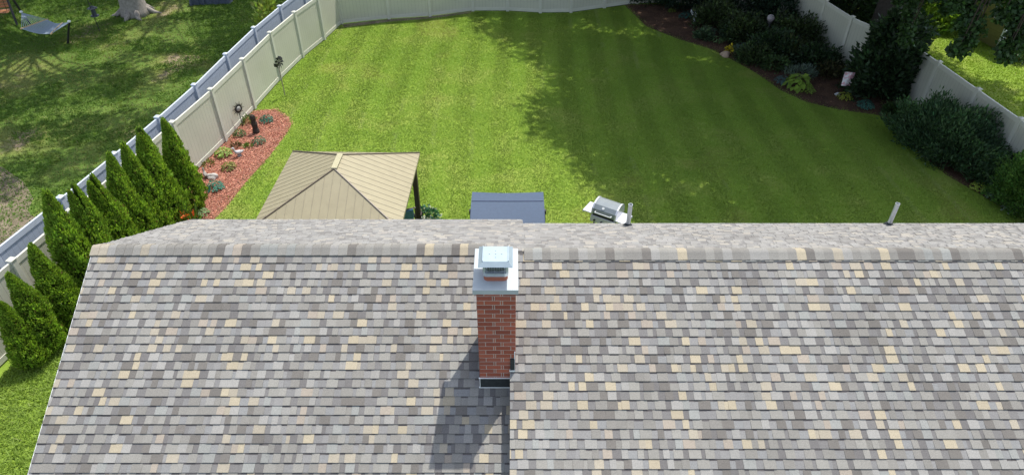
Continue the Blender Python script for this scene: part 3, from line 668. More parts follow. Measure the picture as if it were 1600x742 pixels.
for (px_, py_, r3_, c_, lb_) in [(1140, 62, (.5, .4, .45), (.05, .09, .05), 'low grey green mound between the pale green clump and the globe'),
    (1168, 92, (.55, .45, .45), (.06, .10, .035), 'leafy mound at the bed edge left of the spiky grass clump'),
    (1210, 108, (.6, .5, .4), (.05, .09, .03), 'loose green clump just above the blue grey clump at the bed edge'),
    (1262, 92, (.6, .5, .55), (.04, .06, .025), 'brownish dark shrub halfway between the globe and the garden flag'),
    (1295, 118, (.5, .4, .4), (.07, .07, .03), 'olive brown mound left of the garden flag'),
    (1225, 60, (.6, .5, .8), (.03, .06, .03), 'dark shrub right behind the globe ornament'),
    (1100, 60, (.4, .35, .3), (.06, .10, .05), 'small leafy mound below the winged figurine'),
    (1395, 178, (.35, .3, .3), (.05, .09, .03), 'small mound at the bed edge left of the yew')]:
    shrub('shrub', P2(px_, py_), r3_, 900, .12, c_, lb_, amt=.4)
# large rhododendron with trunk tree behind it
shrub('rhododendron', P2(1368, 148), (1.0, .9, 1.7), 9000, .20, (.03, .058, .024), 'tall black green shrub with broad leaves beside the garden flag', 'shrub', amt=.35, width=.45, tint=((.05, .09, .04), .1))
rh = [o for o in C.objects if o.name.startswith('rhododendron')][0]; g = np.random.default_rng(8); P, d = blob_pts(6500, .9, .85, 1.2, g, shell=.4); P[:, 2] += 1.35; P[:, 0] += .25; P[:, 1] += .3
quads_obj('foliage', leaf_quads(P, d + g.normal(0, .6, d.shape), .2 * (.7 + .6 * g.random(len(P))), .45), var_cols((.03, .058, .024), len(P), .35, ((.05, .09, .04), .1)), M_leaf, rh)
shrub('leafy_shrub', P2(1412, 150), (.5, .45, .9), 450, .2, (.05, .085, .03), 'thin leafy shrub between the tall dark one and the yew', 'shrub', width=.4)
shrub('shrub', at(1345, -6), (1.6, 1.2, 1.8), 4200, .2, (.03, .06, .022), 'black green bush behind the grey fence, left of the leaning trunk', amt=.35)
shrub('shrub', (13.5, 31.2), (1.3, 1.1, 2.1), 4200, .2, (.03, .06, .022), 'dark bush behind the bend of the right fence, left of the other hidden bushes', amt=.35)
shrub('shrub', (14.6, 29.2), (1.2, 1.1, 2.0), 4200, .2, (.032, .062, .022), 'dark leafy bush directly behind the shaded fence, right of the bend', amt=.35)
shrub('shrub', at(1398, 18), (1.2, 1.0, 2.4), 4200, .2, (.03, .06, .022), 'tall dark bush behind the fence at the foot of the big tree', amt=.35)
shrub('shrub', (6.6, 33.6), (2.2, 1.2, 2.2), 4200, .2, (.03, .06, .022), 'dark bush showing above the far fence corner', amt=.35)
# big yew
def yew(name, pos, r3, n, label, rz=0, base=(.05, .10, .045), sz=.12, tint=(.10, .165, .085)):
    g = np.random.default_rng(n); root = empty(name, (pos[0], pos[1], 0), rz, label, 'shrub')
    P, d = blob_pts(n, *r3, g, lumps=7, shell=.6); P = P[:n]; D = d * .7 + np.array([0, 0, .7]) + g.normal(0, .45, (n, 3))
    quads_obj('foliage', leaf_quads(P, D, sz * (.6 + .8 * g.random(n)), .34), var_cols(base, n, .35, (tint, .25)), M_needle, root)
    mb = MB()
    for i in range(8): a = i * .785; mb.tube([(.05 * math.cos(a), .05 * math.sin(a), 0), (r3[0] * .5 * math.cos(a), r3[1] * .5 * math.sin(a), r3[2] * .8)], [.04, .012], 6, (.08, .055, .035))
    mb.build('stem', M_bark, root); return root
yew('yew', (13.5, 18.55), (1.05, 2.0, 1.15), 34000, 'huge spreading dark evergreen in front of the fence on the right', R(22))
yew('juniper', (14.3, 15.8), (.68, .7, 1.3), 18000, 'rounded mid green conifer cut by the right edge of the photo', 0, (.085, .18, .04), .09, (.15, .26, .06))
yew('juniper', (14.35, 14.7), (.55, .55, .85), 10000, 'smaller conifer at the right edge below the rounded one', 0, (.085, .18, .04), .09, (.15, .26, .06))

# neighbours' plants
shrub('lime_shrub', at(1437, 42), (1.0, .9, 1.3), 2200, .2, (.22, .33, .04), 'bright lime shrub just beyond the fence, left of its twin', 'shrub', width=.6)
shrub('lime_shrub', at(1456, 46), (.7, .7, 1.0), 1400, .2, (.17, .28, .035), 'bright green shrub with dark gap, right of the lime one', 'shrub', width=.6)
shrub('yellow_tree_shrub', (19.9, 34.5), (1.5, 1.4, 2.2), 3200, .22, (.34, .38, .03), 'tall golden leaved bush at the top behind the lime shrubs', 'bush', width=.6)
shrub('rose_bush', at(1484, 38), (.9, .8, 1.4), 1500, .16, (.05, .08, .03), 'dark bush with pale pink blossoms left of the olive shed', 'bush', flowers=((.75, .5, .5), 14, .16))
shrub('leafy_shrub', (-9.75, 27.0), (.55, .5, 1.9), 900, .2, (.25, .32, .06), 'pale lime plant peeking over the white fence at the top', 'plant', width=.6)

# ------------------------------------------------------------------ trees
def shadow_off(h): return np.array([h * sd.x / sd.z, h * sd.y / sd.z])
def tree(name, base, r_trunk, clumps, label, leafcol, leafsize=.2, per=130, hub_h=5.5, cr=1.1, group=None, lean=(0, 0), bark=(.16, .13, .105), flare=1.5, limb_n=14):
    """clumps: (k,3) world centres of leaf clumps"""
    g = np.random.default_rng(int(abs(base[0] * 77 + base[1] * 13)))
    root = empty(name, (base[0], base[1], 0), 0, label, 'tree', group)
    c0 = np.array([base[0], base[1], 0]); L = clumps - c0
    mb = MB(); hub = Vector((lean[0], lean[1], hub_h))
    pts = [Vector((0, 0, -.05)), Vector((0, 0, .18)), Vector((lean[0] * .12, lean[1] * .12, .6)), Vector((lean[0] * .5, lean[1] * .5, hub_h * .5)), hub]
    mb.tube(pts, [r_trunk * flare * 1.15, r_trunk * flare, r_trunk * 1.12, r_trunk, r_trunk * .9], 18, bark)
    for i in range(6):
        a = i * 1.05 + g.random() * .5; mb.tube([(math.cos(a) * r_trunk * .7, math.sin(a) * r_trunk * .7, .35), (math.cos(a) * r_trunk * 1.7, math.sin(a) * r_trunk * 1.7, .05), (math.cos(a) * r_trunk * 2.6, math.sin(a) * r_trunk * 2.0, -.08)], [r_trunk * .34, r_trunk * .2, r_trunk * .08], 8, bark)
    mb.build('trunk', M_bark, root, smooth=True)
    if len(L):
        mb = MB(); top = Vector(L.mean(0)); 
        mb.tube([hub, hub.lerp(top, .5) + Vector((.2, -.1, 0)), top + Vector((0, 0, 2))], [r_trunk * .8, r_trunk * .5, r_trunk * .15], 10, bark)
        idx = g.choice(len(L), min(limb_n * 3, len(L)), replace=False)
        for j, k in enumerate(idx):
            t = Vector(L[k]); s = hub.lerp(top, g.uniform(0, .7)); m_ = s.lerp(t, .5) + Vector((g.normal() * .4, g.normal() * .4, .5))
            rr = r_trunk * (.38 if j < limb_n else .16); mb.tube([s, m_, t], [rr, rr * .6, rr * .15], 7, bark)
        mb.build('limbs', M_bark, root, smooth=True)
        n = len(L) * per; cen = np.repeat(L, per, 0); dd = unit(g.normal(size=(n, 3))); rad = (cr * (.35 + .65 * g.random(n)) * np.repeat(g.uniform(.65, 1.25, len(L)), per))[:, None]
        P = cen + dd * rad * np.array([1, 1, .6]); D = dd * .6 + g.normal(0, .6, (n, 3)) - np.array([0, 0, .25])
        quads_obj('crown', leaf_quads(P, D, leafsize * (.7 + .6 * g.random(n)), .65), var_cols(leafcol, n, .25), M_leaf, root)
    return root
def hidden(P, margin=1.6):   # above the top edge of the view
    d = P - np.array([0, 0, CAMH]); a = d[:, 1] * math.cos(TH) - d[:, 2] * math.sin(TH); v = -d[:, 1] * math.sin(TH) - d[:, 2] * math.cos(TH)
    return v / a < (-371 / F) - margin / np.maximum(a, 1)
def crown_over(poly, n, h0, h1, trunk, rmax, avoid=()):
    G = scatter(poly, n, avoid); h = h0 + (h1 - h0) * rng.random(len(G)) ; P = np.c_[G + np.outer(h, [sd.x / sd.z, sd.y / sd.z]), h]
    P = P[hidden(P)]
    d = np.hypot(P[:, 0] - trunk[0], P[:, 1] - trunk[1]); return P[d < rmax]
# the shade on the lawn: crown of the big tree in the right corner plus trees behind the far fence
shade = [at(*p)[:2] for p in [(738, 14), (752, 55), (805, 78), (850, 112), (868, 132), (842, 160), (806, 172), (826, 198), (884, 240), (908, 268), (926, 300), (975, 335)]] + [(3.6, 14.0), (6, 13.6), (9, 13.3), (16.5, 13.0)] + \
        [at(*p)[:2] for p in [(1612, 160), (1570, 138), (1530, 122), (1500, 112), (1478, 100), (1440, 66), (1425, 30), (1425, -10)]] + [(20, 40), (-2.5, 41), (-2.4, 33)]
sm = np.array(shade); 
def shrink(poly, d):   # crude inward offset: drop scatter points close to an edge
    return poly
def edge_dist(P, poly):
    D = np.full(len(P), 1e9); n = len(poly)
    for i in range(n):
        a = np.array(poly[i][:2]); b = np.array(poly[(i + 1) % n][:2]); ab = b - a; t = np.clip(((P - a) @ ab) / (ab @ ab + 1e-9), 0, 1)
        D = np.minimum(D, np.linalg.norm(P - (a + t[:, None] * ab), axis=1))
    return D
G = scatter(shade, 5200); G = G[edge_dist(G, shade) > .55]
for q in [(900, 45), (950, 47), (978, 50), (962, 14), (1100, 92), (1075, 93), (830, 38), (1012, 55), (925, 42)]:
    q = at(*q); G = G[np.hypot((G[:, 0] - q[0]) * .7, G[:, 1] - q[1]) > .62]
TR = (14.7, 26.2)
h = 8.5 + 12 * rng.random(len(G)); Pc = np.c_[G + np.outer(h, [sd.x / sd.z, sd.y / sd.z]), h]; Pc = Pc[hidden(Pc)]
dA = np.hypot(Pc[:, 0] - TR[0], Pc[:, 1] - TR[1]); TB = (3.5, 38.5); TC = (13.5, 39.5)
dB = np.hypot(Pc[:, 0] - TB[0], Pc[:, 1] - TB[1]); dC = np.hypot(Pc[:, 0] - TC[0], Pc[:, 1] - TC[1])
own = np.argmin(np.stack([dA - 4.0, dB, dC]), 0)
def thin(P, dmin):
    keep = []; 
    for p in P:
        if all((p[0] - q[0]) ** 2 + (p[1] - q[1]) ** 2 + (p[2] - q[2]) ** 2 > dmin * dmin for q in keep): keep.append(p)
    return np.array(keep)
cA = thin(Pc[own == 0], .88); cB = thin(Pc[own == 1], 1.15); cC = thin(Pc[own == 2], 1.35)
print('clumps', len(cA), len(cB), len(cC))
# hanging sprays of the big tree seen at the top right
def spray(pxs, t): 
    out = []
    for x, y in pxs: r_ = ray(x, y); out.append(r_ * t + np.array([0, 0, CAMH]))
    return np.array(out)
hang = np.concatenate([spray([(1510, 0), (1516, 16), (1522, 32), (1524, 48), (1510, 66), (1496, 4), (1508, 38), (1498, 76)], 18.5),
                       spray([(1590, 12), (1600, 34), (1588, 44), (1612, 62), (1576, 70), (1592, 66), (1572, 84), (1606, 4), (1630, 40), (1568, 22), (1640, 90)], 18),
                       spray([(1404, -6), (1424, 0), (1446, -6), (1470, -6), (1426, 20), (1420, 44), (1416, 60), (1480, 12)], 22),
                       spray([(1545, -8), (1565, -6)], 19)])
tree('maple_tree', TR, .6, cA, 'big dark tree behind the right fence whose leaves hang in at the top right', (.045, .09, .022), .26, 120, 5.0, 1.15, lean=(.9, 1.4), bark=(.05, .042, .036), limb_n=18)
# the sprays belong to the same tree: second crown mesh
mt_root = [o for o in C.objects if o.name.startswith('maple_tree')][0]
g = np.random.default_rng(5); per = 230; L = hang - np.array([TR[0], TR[1], 0]); n = len(L) * per
P = np.repeat(L, per, 0) + unit(g.normal(size=(n, 3))) * (g.random((n, 1)) ** .6) * np.array([.27, .3, .24]); D = g.normal(0, .8, (n, 3)) - np.array([0, 0, .5])
quads_obj('crown', leaf_quads(P, D, .13 * (.7 + .6 * g.random(n)), .8), var_cols((.035, .075, .02), n, .3), M_leaf, mt_root)
mb = MB()
for j, q in enumerate(L):
    s = Vector((L[j][0] * .5 + .8, L[j][1] * .3 + 1.5, 11)); s = Vector(q) + Vector((.8, 1.2, 4.5)); mb.tube([s, s.lerp(Vector(q), .5) + Vector((.2, 0, .3)), Vector(q)], [.05, .03, .01], 6, (.05, .04, .03))
    if j % 5 == 0: mb.tube([Vector((.9, 1.4, 9)), s], [.12, .06], 7, (.05, .04, .03))
mb.build('branches', M_bark, mt_root)
tree('oak_tree', TB, .38, cB, 'tree behind the far fence shading the end of the lawn', (.045, .09, .022), .28, 110, 6, 1.3, limb_n=12)
tree('oak_tree', TC, .38, cC, 'tree beyond the far right corner of the fence', (.045, .09, .022), .28, 110, 6, 1.3, limb_n=12)
# left yard trees, dappled
lshade = [(-34, 17.5)] + [(-16.5, 15.6), (-12.3, 17.0), (-11.2, 20.5), (-10.9, 24), (-10.3, 27), (-9.7, 31), (-9.5, 42), (-34, 42)]
holes = [at(*p)[:2] for p in [(40, 40), (75, 100), (130, 95), (20, 60), (250, 100), (290, 60), (60, 95), (110, 88), (170, 82), (120, 175), (60, 178), (20, 110), (235, 160), (270, 150), (200, 20), (250, 18), (60, 10), (15, 110), (285, 130), (100, 28), (300, 40), (205, 55), (150, 35), (180, 160), (30, 240)]]
G = scatter(lshade, 4200); G = G[edge_dist(G, lshade) > .7]
md = np.full(len(G), 1e9)
for hx in holes: md = np.minimum(md, np.hypot((G[:, 0] - hx[0]) * .75, G[:, 1] - hx[1]))
G = G[(md > 1.0) & (patch(G, 1.6, 77) < .80)]
h = 9 + 10 * rng.random(len(G)); Pc = np.c_[G + np.outer(h, [sd.x / sd.z, sd.y / sd.z]), h]; Pc = Pc[hidden(Pc)]
TD = (-17.2, 30.9); TE = (-27, 26); TG = (-12.5, 37)
dd_ = np.stack([np.hypot(Pc[:, 0] - t[0], Pc[:, 1] - t[1]) for t in (TD, TE, TG)]); own = np.argmin(dd_, 0)
cD, cE, cG = [thin(Pc[own == k], 1.15) for k in range(3)]
print('clumps', len(cD), len(cE), len(cG))
tree('oak_tree', TD, .47, cD, 'thick grey trunked tree in the left neighbour yard', (.05, .10, .022), .26, 75, 6.5, 1.05, bark=(.30, .27, .24), flare=1.25)
tree('oak_tree', TE, .35, cE, 'tree outside the left edge casting dappled shade on the left yard', (.05, .10, .022), .26, 75, 6.5, 1.05)
tree('oak_tree', TG, .35, cG, 'tree beyond the top edge behind the left fences', (.05, .10, .022), .26, 75, 6.5, 1.05)

# ------------------------------------------------------------------ gazebo
gx, gy = -3.95, 13.28; HW, HD = 1.61, 1.60; EZ, RZg = 2.3, 3.0; rl = .30
gz_ = empty('gazebo', (gx - .02, gy, 0), R(-1.5), 'tan hard top gazebo with ribbed hipped roof and dark posts', 'gazebo')
M_gaz = simple('tan roof steel', (.29, .255, .16), .5, .1, .05, 5)
mb = MB()
cn = [(-HW, -HD, EZ), (HW, -HD, EZ), (HW, HD, EZ), (-HW, HD, EZ)]; ap = [(0, -rl, RZg), (0, rl, RZg)]
mb.poly(cn + ap, [(0, 1, 4), (1, 2, 5, 4), (2, 3, 5), (3, 0, 4, 5)])
mb.poly([(a, b, c - .03) for a, b, c in cn + ap], [(0, 4, 1), (1, 4, 5, 2), (2, 5, 3), (3, 5, 4, 0)])
for i in range(4):
    a, b = cn[i], cn[(i + 1) % 4]; mb.poly([a, b, (b[0], b[1], b[2] - .07), (a[0], a[1], a[2] - .07)], [(0, 1, 2, 3)])
rf = mb.build('roof', M_gaz, gz_)
# ribs follow the fall of each face
mb = MB(); 
def rib(p, q, wdt=.010, hgt=.004, m=mb):
    p = Vector(p); q = Vector(q); t = (q - p).normalized(); s = t.cross(Vector((0, 0, 1))).normalized() * wdt / 2; u = Vector((0, 0, hgt))
    m.poly([p - s, p + s, q + s, q - s, p - s + u, p + s + u, q + s + u, q - s + u], [(4, 5, 6, 7), (0, 1, 5, 4), (1, 2, 6, 5), (2, 3, 7, 6), (3, 0, 4, 7)])
k = -8
for k in range(-8, 9):
    y = k * .187
    for sx in (-1, 1):
        if abs(y) <= rl: xr, zz = 0, RZg
        else: f = (abs(y) - rl) / (HD - rl); xr, zz = sx * HW * f, RZg + (EZ - RZg) * f
        ez = EZ
        rib((xr, y, zz + .002), (sx * HW, y, EZ + .002))
    x = k * .187
    for sy in (-1, 1):
        f = abs(x) / HW; rib((x, sy * (rl + (HD - rl) * f), RZg + (EZ - RZg) * f + .002), (x, sy * HD, EZ + .002), .010, .006)
mb.build('seams', simple('tan seam', (.235, .21, .145), .5), rf)
mb = MB()
for c_, a_ in [(0, 0), (1, 0), (2, 1), (3, 1)]: rib((ap[a_][0], ap[a_][1], RZg + .004), (cn[c_][0], cn[c_][1], EZ + .004), .022, .02, mb)
mb.build('hip_trim', simple('brown trim', (.13, .10, .075), .5), rf)
mb = MB(); mb.box((0, 0, RZg + .022), (.13, rl * 2 + .03, .035)); mb.build('ridge_cover', simple('pale ridge', (.38, .35, .22), .45), rf, bevel=.008)
for sx in (-1, 1):
    for sy in (-1, 1):
        mb = MB(); x, y = sx * (HW - .13), sy * (HD - .3); mb.box((x, y, 1.13), (.12, .12, 2.26)); mb.box((x, y, .03), (.18, .18, .06)); mb.box((x, y, .35), (.16, .16, .6)); mb.build('post', M_brown, gz_)
mb = MB()
for sx in (-1, 1): mb.box((sx * (HW - .24), 0, 2.17), (.07, 2 * HD - .62, .10))
for sy in (-1, 1): mb.box((0, sy * (HD - .24), 2.17), (2 * HW - .62, .07, .10))
mb.build('beam', M_brown, gz_)
# chair under the gazebo edge
cp = at(637, 345, .45); ch = empty('patio_chair', (cp[0] - .12, cp[1] - .05, 0), R(200), 'patio chair with blue cushion half under the tan gazebo roof', 'chair')
M_blue = simple('blue cushion', (.06, .17, .27), .7, 0, .15, 20, .2)
mb = MB(); mb.box((0, 0, .44), (.52, .52, .10)); mb.build('seat_cushion', M_blue, ch, bevel=.03)
mb = MB(); mb.box((0, .27, .76), (.50, .10, .58), M=Matrix.Rotation(R(-12), 3, 'X')); mb.build('back_cushion', M_blue, ch, bevel=.03)
mb = MB()
for sx in (-1, 1): mb.tube([(sx * .3, -.24, 0), (sx * .3, -.26, .62), (sx * .3, -.05, .68), (sx * .3, .25, .66), (sx * .3, .36, 1.08)], .018, 8); mb.tube([(sx * .3, .3, 0), (sx * .3, .24, .4), (sx * .3, .25, .66)], .018, 8)
mb.tube([(-.3, .36, 1.08), (.3, .36, 1.08)], .018, 8); mb.tube([(-.3, -.25, .37), (.3, -.25, .37)], .016, 8); mb.build('frame', M_brown, ch)
# flower pot beside post
pp = at(669, 357, 0); pr = empty('flower_pot', (pp[0], pp[1], 0), 0, 'potted green white flowering plant beside the dark gazebo post', 'flower pot')
mb = MB(); mb.lathe((0, 0, 0), [(.12, 0), (.18, .26), (.20, .28), (.20, .31), (.17, .31), (.17, .27)], 16, (.55, .5, .45)); mb.build('pot', M_stone, pr)
g = np.random.default_rng(3); P, d = blob_pts(420, .27, .27, .25, g); P[:, 2] += .28
quads_obj('foliage', leaf_quads(P, d + g.normal(0, .5, d.shape), .12, .6), var_cols((.05, .15, .09), 420, .3, ((.25, .4, .25), .2)), M_leaf, pr)
P, d = blob_pts(50, .28, .28, .27, g, shell=.98); P[:, 2] += .3
quads_obj('flowers', leaf_quads(P, d, .07, .9), var_cols((.8, .78, .6), 50, .1), M_leaf, pr)

# ------------------------------------------------------------------ canopy swing
sx0, sx1 = -.955, .75; syb, syf = 13.62, 12.25
sw_ = empty('patio_swing', ((sx0 + sx1) / 2, (syb + syf) / 2, 0), 0, 'canopy swing seat with slate blue fabric top beyond the roof edge', 'swing')
W = sx1 - sx0; Dp = syb - syf
M_slate = simple('slate blue canvas', (.050, .078, .128), .75, 0, .06, 16, .12)
mb = MB(); nx_, ny_ = 18, 12
def cz(u, v):  # u across 0..1, v back(0)..front(1)
    prof = 2.02 - .30 * (v - .33) ** 2 * (1.2 if v > .33 else 2.2); sag = -.022 * math.sin(math.pi * u) * math.sin(math.pi * min(v / .33, 1)) - .03 * math.sin(math.pi * u) * math.sin(math.pi * max(0, (v - .33) / .67))
    return prof + sag
vs = []
for j in range(ny_ + 1):
    for i in range(nx_ + 1):
        u = i / nx_; v = j / ny_; yb2 = Dp / 2 - v * Dp - (.05 * math.sin(math.pi * u) if j == 0 else 0); vs.append(((u - .5) * W, yb2, cz(u, v)))
fs = [(j * (nx_ + 1) + i, j * (nx_ + 1) + i + 1, (j + 1) * (nx_ + 1) + i + 1, (j + 1) * (nx_ + 1) + i) for j in range(ny_) for i in range(nx_)]
mb.poly(vs, fs)
# hanging valance round the edge
for i in range(nx_):
    for j, yy in ((0, Dp / 2), (ny_, -Dp / 2)):
        a = vs[j * (nx_ + 1) + i]; b = vs[j * (nx_ + 1) + i + 1]; mb.poly([a, b, (b[0], b[1], b[2] - .13), (a[0], a[1], a[2] - .13)], [(0, 1, 2, 3)])
for j in range(ny_):
    for i in (0, nx_):
        a = vs[j * (nx_ + 1) + i]; b = vs[(j + 1) * (nx_ + 1) + i]; mb.poly([a, b, (b[0], b[1], b[2] - .12), (a[0], a[1], a[2] - .12)], [(0, 1, 2, 3)])
cn_ = mb.build('canopy', M_slate, sw_, smooth=False)
mb = MB(); mb.tube([((u / 10 - .5) * W * .99, Dp / 2 - .36 * Dp, cz(u / 10, .36) + .006) for u in range(11)], .008, 6); mb.build('seam', simple('dark seam', (.045, .06, .12), .8), cn_)
mb = MB()
for s in (-1, 1):
    mb.tube([(s * (W / 2 + .02), -.55, 0), (s * (W / 2 + .01), -.02, 1.85)], .022, 8); mb.tube([(s * (W / 2 + .02), .55, 0), (s * (W / 2 + .01), .02, 1.85)], .022, 8)
    mb.tube([(s * (W / 2 + .02), -.6, .02), (s * (W / 2 + .02), .6, .02)], .022, 8); mb.box((s * (W / 2 + .02), .0, 1.86), (.05, .08, .09))
mb.tube([(-W / 2, 0, 1.84), (W / 2, 0, 1.84)], .024, 8); mb.build('frame', M_darkmetal, sw_)
mb = MB(); mb.box((0, 0, .46), (1.35, .5, .08)); mb.box((0, .27, .75), (1.35, .08, .5)); mb.build('seat', M_slate, sw_, bevel=.02)

# ------------------------------------------------------------------ grill
gr = empty('gas_grill', (2.47, 14.28, 0), R(-32), 'silver gas grill with grey lid and side shelves on the lawn behind the roof', 'grill')
M_lid = simple('grey enamel', (.25, .28, .29), .35, .35, .06, 10); M_gsil = simple('stainless', (.62, .63, .66), .35, .6, .05, 10)
mb = MB(); prof = [(-.27, .86), (-.275, .93), (-.24, 1.03), (-.15, 1.12), (-.03, 1.17), (.10, 1.17), (.2, 1.12), (.25, 1.02), (.26, .86)]; Wl = .31
n = len(prof); vs = [(-Wl, a, b) for a, b in prof] + [(Wl, a, b) for a, b in prof]
mb.poly(vs, [(i, i + 1, n + i + 1, n + i) for i in range(n - 1)]); lid = mb.build('lid', M_lid, gr)
mb = MB(); e = .012
for s in (-1, 1):
    x = s * (Wl + .012); vs = [(x - .02, a * 1.03, .86 + (b - .86) * 1.04) for a, b in prof] + [(x + .02, a * 1.03, .86 + (b - .86) * 1.04) for a, b in prof]
    mb.poly(vs, [(i, i + 1, n + i + 1, n + i) for i in range(n - 1)] + [tuple(range(n)), tuple(range(2 * n - 1, n - 1, -1))])
mb.build('lid_end', M_gsil, lid)
mb = MB(); mb.tube([(-.22, -.33, .98), (.22, -.33, .98)], .014, 8); mb.box((-.22, -.30, .98), (.02, .06, .02)); mb.box((.22, -.30, .98), (.02, .06, .02)); mb.build('lid_handle', M_gsil, lid)
mb = MB(); mb.lathe((0, 0, 0), [(.035, 0), (.035, .012)], 14); th = mb.build('thermometer', M_white, lid); th.location = (-.05, -.20, 1.085); th.rotation_euler = (R(50), 0, 0)
mb = MB(); mb.box((0, 0, .80), (.64, .50, .12)); mb.box((0, -.272, .875), (.58, .02, .05)); mb.build('firebox', M_darkmetal, gr)
mb = MB(); mb.box((0, -.30, .77), (.66, .09, .16), M=Matrix.Rotation(R(-18), 3, 'X')); cpn = mb.build('control_panel', M_gsil, gr, bevel=.008)
for i in range(3):
    mb = MB(); mb.lathe((0, 0, 0), [(.03, 0), (.028, .03), (.01, .032)], 12); kb = mb.build('knob', M_black, cpn); kb.location = (-.2 + .2 * i, -.35, .765); kb.rotation_euler = (R(72), 0, 0)
for s in (-1, 1):
    mb = MB(); mb.box((s * .47, -.02, .85), (.27, .44, .035)); mb.box((s * .59, -.02, .83), (.03, .44, .06)); mb.build('side_shelf', simple('shelf', (.55, .56, .62), .4, .2), gr, bevel=.006)
for sx in (-1, 1):
    for sy in (-1, 1):
        mb = MB(); mb.box((sx * .27, sy * .19, .38), (.045, .045, .72)); lg = mb.build('leg', M_darkmetal, gr)
        mb = MB(); mb.tube([(sx * .27 - .015, sy * .19, .04), (sx * .27 + .015, sy * .19, .04)], .04, 12); mb.build('caster', M_black, lg)
mb = MB(); mb.box((0, 0, .14), (.56, .42, .03)); mb.tube([(-.25, -.19, .2), (.25, -.19, .62)], .012, 6); mb.build('lower_shelf', M_darkmetal, gr)

# ------------------------------------------------------------------ ornaments
# wind spinner on stake
b = at(445.5, 150); ws = empty('wind_spinner', (b[0], b[1], 0), R(72), 'dark metal wind spinner on a thin pole in front of the left fence', 'garden ornament')
mb = MB(); mb.tube([(0, 0, 0), (0, 0, 1.1)], .016, 8, (.25, .2, .17)); mb.build('pole', M_attr, ws)
mb = MB()
for i in range(10):
    a = i * .628; c_, s_ = math.cos(a), math.sin(a)
    mb.poly([(0, -.05, 1.27), (c_ * .1 - s_ * .03, -.07, 1.27 + s_ * .1 + c_ * .03), (c_ * .24 - s_ * .05, -.03, 1.27 + s_ * .24 + c_ * .05), (c_ * .22 + s_ * .05, -.09, 1.27 + s_ * .22 - c_ * .05)], [(0, 1, 2, 3)])
mb.lathe((0, -.05, 1.24), [(.02, 0), (.035, .03), (.02, .06)], 10); mb.build('blades', M_darkmetal, ws)
mb = MB(); mb.tube([(0, -.06, 1.27), (0, .05, 1.13), (0, .1, 1.11)], .016, 6); mb.box((0, .12, 1.15), (.015, .12, .12)); mb.build('tail', M_darkmetal, ws)
# sun face on stake against the fence
b = (-9.02, 20.35, 0); se = empty('sun_ornament', b, R(62), 'round metal sun with spiky rays on a stake by the tan fence', 'garden ornament')
mb = MB(); mb.tube([(0, .02, 0), (0, .02, .58)], .012, 6); mb.build('stake', M_darkmetal, se)
zc = .68; mb = MB(); n = 20
for i in range(n):
    a = 2 * math.pi * i / n; a2 = 2 * math.pi * (i + 1) / n
    mb.poly([(math.cos(a) * .08, -.01, zc + math.sin(a) * .08), (math.cos(a2) * .08, -.01, zc + math.sin(a2) * .08), (math.cos(a2) * .14, 0, zc + math.sin(a2) * .14), (math.cos(a) * .14, 0, zc + math.sin(a) * .14)], [(0, 1, 2, 3)])
    L_ = .26 if i % 2 else .2; am = (a + a2) / 2
    mb.poly([(math.cos(a) * .135, 0, zc + math.sin(a) * .135), (math.cos(a2) * .135, 0, zc + math.sin(a2) * .135), (math.cos(am) * L_, .01, zc + math.sin(am) * L_), (math.cos(am) * .17, .02, zc + math.sin(am) * .17)], [(0, 1, 2), (0, 2, 3), (1, 3, 2)])
mb.build('rays', M_darkmetal, se)
mb = MB(); mb.ell((0, -.01, zc), (.085, .035, .085), (.35, .34, .32)); mb.ell((-.03, -.045, zc + .02), (.012, .008, .008), (.05, .05, .05)); mb.ell((.03, -.045, zc + .02), (.012, .008, .008), (.05, .05, .05)); mb.ell((0, -.05, zc - .01), (.012, .014, .02), (.3, .3, .28)); mb.build('face', M_attr, se)
# dark carved post
b = at(401, 208); mb = MB(); mb.lathe((0, 0, 0), [(.10, 0), (.115, .08), (.085, .2), (.10, .34), (.075, .46), (.095, .56), (.07, .64), (.02, .68)], 12, (.045, .035, .028)); mb.box((-.06, -.02, .62), (.04, .03, .08), (.04, .03, .025)); mb.box((.06, -.02, .62), (.04, .03, .08), (.04, .03, .025))
o = mb.build('carved_post', M_stone, None, loc=(b[0], b[1], 0)); tag(o, 'dark carved wooden post statue standing in red mulch', 'statue')
# pale statues
def bird_statue(pos, rz, s, label, col, legs=True):
    root = empty('bird_statue', (pos[0], pos[1], 0), rz, label, 'statue')
    mb = MB(); 
    body = [(-.30, 0, .30), (-.2, 0, .27), (-.05, 0, .26), (.10, 0, .30), (.17, 0, .40), (.17, 0, .52), (.20, 0, .58), (.26, 0, .57), (.32, 0, .55)]
    mb.tube([(a * s, b_ * s, c_ * s) for a, b_, c_ in body], [.012 * s, .07 * s, .12 * s, .10 * s, .05 * s, .04 * s, .055 * s, .03 * s, .006 * s], 12, col)
    mb.build('body', M_stone, root, smooth=True)
    mb = MB(); mb.box((-.03 * s, 0, .07 * s), (.2 * s, .16 * s, .14 * s), tuple(q * .7 for q in col)); mb.build('base', M_stone, root, bevel=.02)
    return root
bird_statue(at(374, 245), R(215), .6, 'white and grey bird statue standing in the middle of the red mulch', (.45, .45, .45))
bird_statue(at(322, 278), R(120), .5, 'weathered grey goose statue by the fence near the evergreens', (.24, .22, .20))
